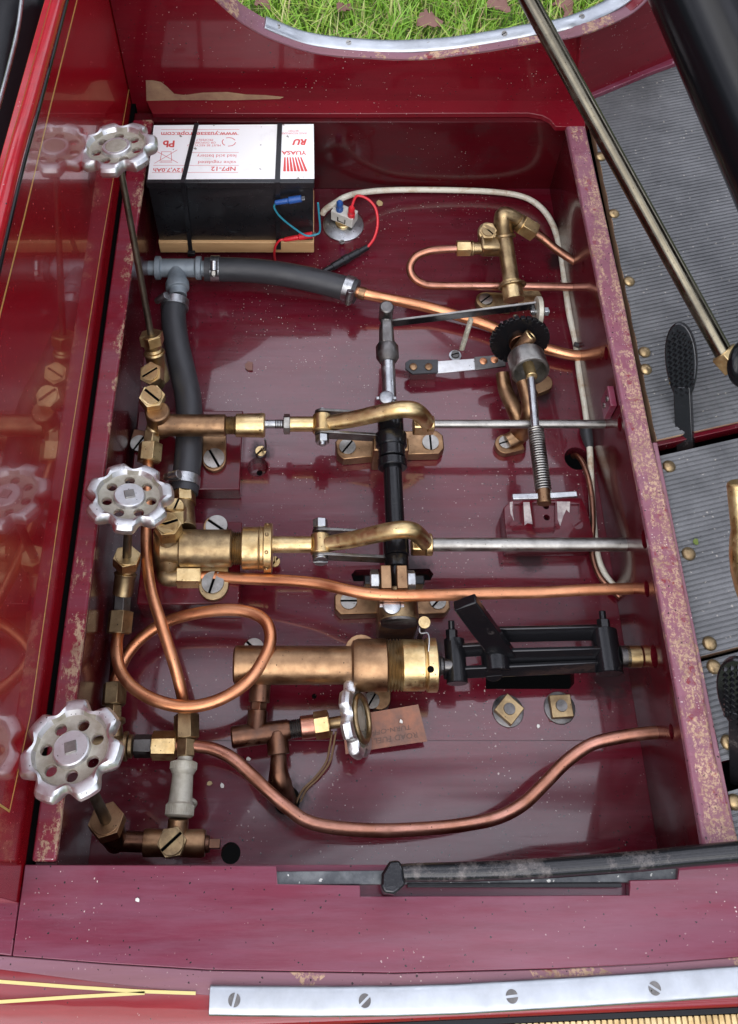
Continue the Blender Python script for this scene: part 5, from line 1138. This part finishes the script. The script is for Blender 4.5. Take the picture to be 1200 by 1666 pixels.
# leaf strip
lz = 15.
lsn = thing('leaf_strip', 'flat pawl strip of black perforated leather, pale metal and riveted grey end', 'strip', W(740, 597, 0))
def flat4(nm, pp, mat, z, th=1.4): return M().prism([W(x, y, z) for x, y in pp], (0, 0, th)).build(nm, MT[mat], lsn, bev=.25)
flat4('leather_pad', [(659, 592), (666, 587), (712, 587), (712, 608), (670, 610), (659, 602)], 'rubber', lz, 2.4)
flat4('spring_blade', [(710, 588.5), (772, 584), (773, 602), (711, 608)], 'alu_cast', lz + .6, .9)
flat4('end_plate', [(771, 582), (822, 578), (822, 597), (773, 603)], 'steel_dark', lz + 1.6, 1.6)
for (x, y, mt) in ((672, 597, 'bronze'), (697, 597, 'bronze'), (786, 588, 'copper'), (804, 586, 'copper')):
    p = W(x, y, lz + 2.6); M().lathe(p, Z3, [(0, 3.6), (1, 3.4), (1.6, 2.2), (1.8, .1)], 20).build('rivet', MT[mt], lsn, bev=0)
M().bx(W(664, 597, 0).x, W(706, 597, 0).x, W(680, 605, lz).y, W(680, 592, lz).y, .2, lz).build('strip_foot', MT['block_paint'], lsn)

# ---- scuffed stop block
Yb3 = W(880, 907, 0).y; zb3 = 24.
tb_ = [(819, 826), (832, 811), (946, 810), (955, 830), (965, 868), (966, 888), (826, 890), (822, 862)]
blk = M().prism([Vector((W(x, y, zb3).x, W(x, y, zb3).y, .2)) for x, y in tb_], (0, 0, zb3)).build('stop_block', MT['block_paint'], None, bev=1.2)
tag(blk, 'maroon wooden block with three worn slots and whitish scuffs below the cross bar', 'block')
def cap(cx_, cy_, wpx, y0_, y1_, dep):
    a = W(cx_, y0_, zb3); b = W(cx_, y1_, zb3); w = R(wpx, a); pp = [(a.x + w, a.y, zb3 - dep), (a.x - w, a.y, zb3 - dep)]
    pp = [(a.x + w, a.y), (a.x - w, a.y)] + [(b.x + w * math.cos(math.pi + math.pi * i / 10), b.y + w * math.sin(math.pi + math.pi * i / 10)) for i in range(11)]
    return M().prism([(x, y, zb3 - dep) for x, y in pp], (0, 0, dep + 4))
bake(blk)
cutout(blk, cap(884, 0, 19, 818, 856, 3)); cutout(blk, cap(843, 0, 7, 820, 846, 2)); cutout(blk, cap(935, 0, 7, 820, 834, 2))
for (x, y) in ((884, 832), (885, 850)): cutout(blk, M().lathe(W(x, y, zb3 - 14), Z3, [(0, 2.6), (30, 2.6)], 16))
for pp in (((851, 817), (861, 817), (866, 853), (858, 851), (853, 855)), ((906, 816), (927, 816), (926, 834), (921, 829), (916, 840), (911, 856), (907, 845)), ((829, 817), (834, 816), (833, 830), (836, 848), (830, 835))):
    M().prism([W(x, y, zb3 + .15) for x, y in pp], (0, 0, .12)).build('scuff_mark', MT['scuff'], blk, bev=0)
for (x, y, an) in ((838, 857, .5), (939, 853, .6)): M().screw(W(x, y, zb3), Z3, R(9, W(x, y, zb3)), .7, an, .12).build('screw', MT['block_paint'], blk, bev=0)

# ---- front lever
pts = [(628, 1428, 112), (660, 1420, 112), (760, 1418, 112), (860, 1414, 113), (950, 1408, 113), (1040, 1401, 114), (1120, 1393, 116), (1200, 1386, 118), (1290, 1380, 120)]
lev = thing('control_lever', 'long black painted lever worn grey on top, lying across the notch in the front board', 'lever', W(640, 1428, 100))
M().tube([W(640, 1424, 112)] + [W(*p) for p in pts[1:]], [4.2, 5.0, 5.4, 5.5, 5.6, 5.7, 5.8, 6.0, 6.2], 20).build('bar', MT['black_worn'], lev, bev=0)
a = W(633, 1428, 110); tri = [(6, 8.6), (0, 8.2), (-5, 1.5), (-5.6, -5), (-4, -8.6), (2, -9.2), (9, -4.5), (8, 4.5)]
M().prism([a + Vector((x, y, -7)) for x, y in tri], (0, 0, 16)).build('end_cap', MT['black_shiny'], lev, bev=1.6)
M().bx(W(662, 1440, 100).x, W(1010, 1440, 100).x, W(700, 1444, 100).y, W(700, 1437, 100).y, 98, 101.5).build('guide_strip', MT['black_paint'], lev)

# ---- pedals, rods and column on the right
def pedal(name, lab, base, top, wpx, cat='pedal', nub=True, hide_stem=False):
    a, b = Vector(base), Vector(top); t = thing(name, lab, cat, a, 'black studded pedals'); ax = (b - a).normalized(); nf = Vector((-.55, -.25, .8)); nf = (nf - ax * nf.dot(ax)).normalized(); sd = ax.cross(nf)
    L = (b - a).length; hw = wpx
    if not hide_stem: M().box(a + ax * (-8), (28, 6.5, 3.4), ax, sd).build('stem', MT['black_worn'], t, bev=.8)
    pp = []
    for i in range(28):
        q = 2 * math.pi * i / 28; pp.append(a + ax * (L * .5 + 8 + L * .52 * math.cos(q)) + sd * hw * math.sin(q) * (1 + .12 * math.cos(q)))
    pad = M().prism([p_ - nf * 3 for p_ in pp], nf * 5.5).build('pad', MT['black_shiny'], t, bev=1.2)
    if nub:
        m = M()
        for i in range(-8, 9):
            for j in range(-4, 5):
                x = L * .5 + 8 + i * 4.2 + (2.1 if j % 2 else 0); y = j * 4.0
                if ((x - L * .5 - 8) / (L * .47)) ** 2 + (y / (hw * .86)) ** 2 < 1:
                    c = a + ax * x + sd * y + nf * 2.4
                    m.lathe(c, nf, [(0, 2.1), (2.6, .5)], 4, .78)
        o = m.build('studs', MT['black_shiny'], pad, bev=0, sharp=20)
    return t
pedal('foot_pedal', 'leaf shaped black studded pedal on stem rising from the slot between mats', W(1112, 668, 108), W(1106, 543, 150), 12)
pedal('foot_pedal', 'black studded pedal cut off by the right edge, beside the joint between mats', W(1204, 1200, 112), W(1203, 1090, 150), 14)
ra, rb = W(1180, 580, 150), W(846, -25, 262)
rodt = thing('control_rod', 'long dull brass rod slanting from the top down to a black ring joint', 'rod', rb)
M().cyl(ra, rb + (rb - ra) * .3, 7.0, 8.2, n=28).build('rod', MT['brass_rod'], rodt)
axq = (ra - rb).normalized(); 
M().hexp(ra - axq * 4, ra + axq * 9 + Vector((4, 0, 0)), 11.5, .2).build('rod_nut', MT['brass'], rodt)
rc_ = W(1214, 592, 150)
M().torus(rc_, (.5, -.55, .65), 13, 6).build('ring', MT['black_gloss'], rodt, bev=0); M().ball(rc_ + Vector((3, -2, -2)), 10.5, 24).build('ball', MT['steel'], rodt, bev=0)
ba = W(1199, 784, 200); bb = W(1216, 960, 150)
bt_ = thing('brass_post', 'polished round brass post cut off by the right edge of the picture', 'post', bb)
lat(ba, bb + (bb - ba) * .1, [(0, 5), (.01, 6.3), (.03, 6.8), (.4, 6.8), (.46, 8), (.6, 9.5), (.75, 9.6), (.9, 8), (1, 6)], 32).build('post', MT['brass'], bt_, bev=0)
ca, cb_ = W(1118, -60, 330), W(1318, 400, 240)
col = M().cyl(ca + (ca - cb_) * .6, cb_ + (cb_ - ca) * .5, 35, 35, n=64, e=2).build('steering_column', MT['black_gloss'], bev=0)
tag(col, 'thick glossy black column leaning across the top right corner', 'column')

# ---- debris
def bit(px, py, r, mat, name, lab, cat, z=.4):
    c = W(px, py, z); rg = random.Random(int(px * 7 + py)); pp = []
    for i in range(7):
        t = 2 * math.pi * i / 7; q = r * rg.uniform(.6, 1.1); pp.append(c + Vector((q * math.cos(t), q * math.sin(t), rg.uniform(0, .8))))
    o = M().prism(pp, (0, 0, .7)).build(name, MT[mat], bev=0); tag(o, lab, cat)
bit(405, 597, 5.2, 'leaf', 'dead_leaf_fragment', 'curled brown scrap of dead leaf lying right of the black hose', 'leaf scrap')
bit(617, 331, 4.5, 'chip', 'wood_chip', 'tan wood chip on the floor beside the red wire loop', 'wood chip')
bit(341, 1275, 2.2, 'chip', 'wood_chip', 'tiny yellow crumb left of the large curved copper pipe', 'wood chip')
bit(361, 1278, 2.0, 'flake', 'paint_flake', 'small white flake right of the tiny yellow crumb', 'paint flake')
bit(875, 1182, 1.6, 'flake', 'paint_flake', 'white flake on the floor just below the two square headed bolts', 'paint flake')
bit(652, 1174, 1.6, 'flake', 'paint_flake', 'white flake on the handwriting of the copper coloured tag', 'paint flake', 17)
bit(404, 1235, 1.8, 'flake', 'paint_flake', 'pale flake above the bend of the large curved copper pipe', 'paint flake')
bit(224, 1464, 1.5, 'flake', 'paint_flake', 'elongated cream flake on the left part of the front board', 'paint flake', H + .1)
bit(1131, 882, 2.6, 'grass_soil', 'green_leaf_bit', 'little green leaf bit on the second ribbed mat', 'leaf scrap', MZ + .3)
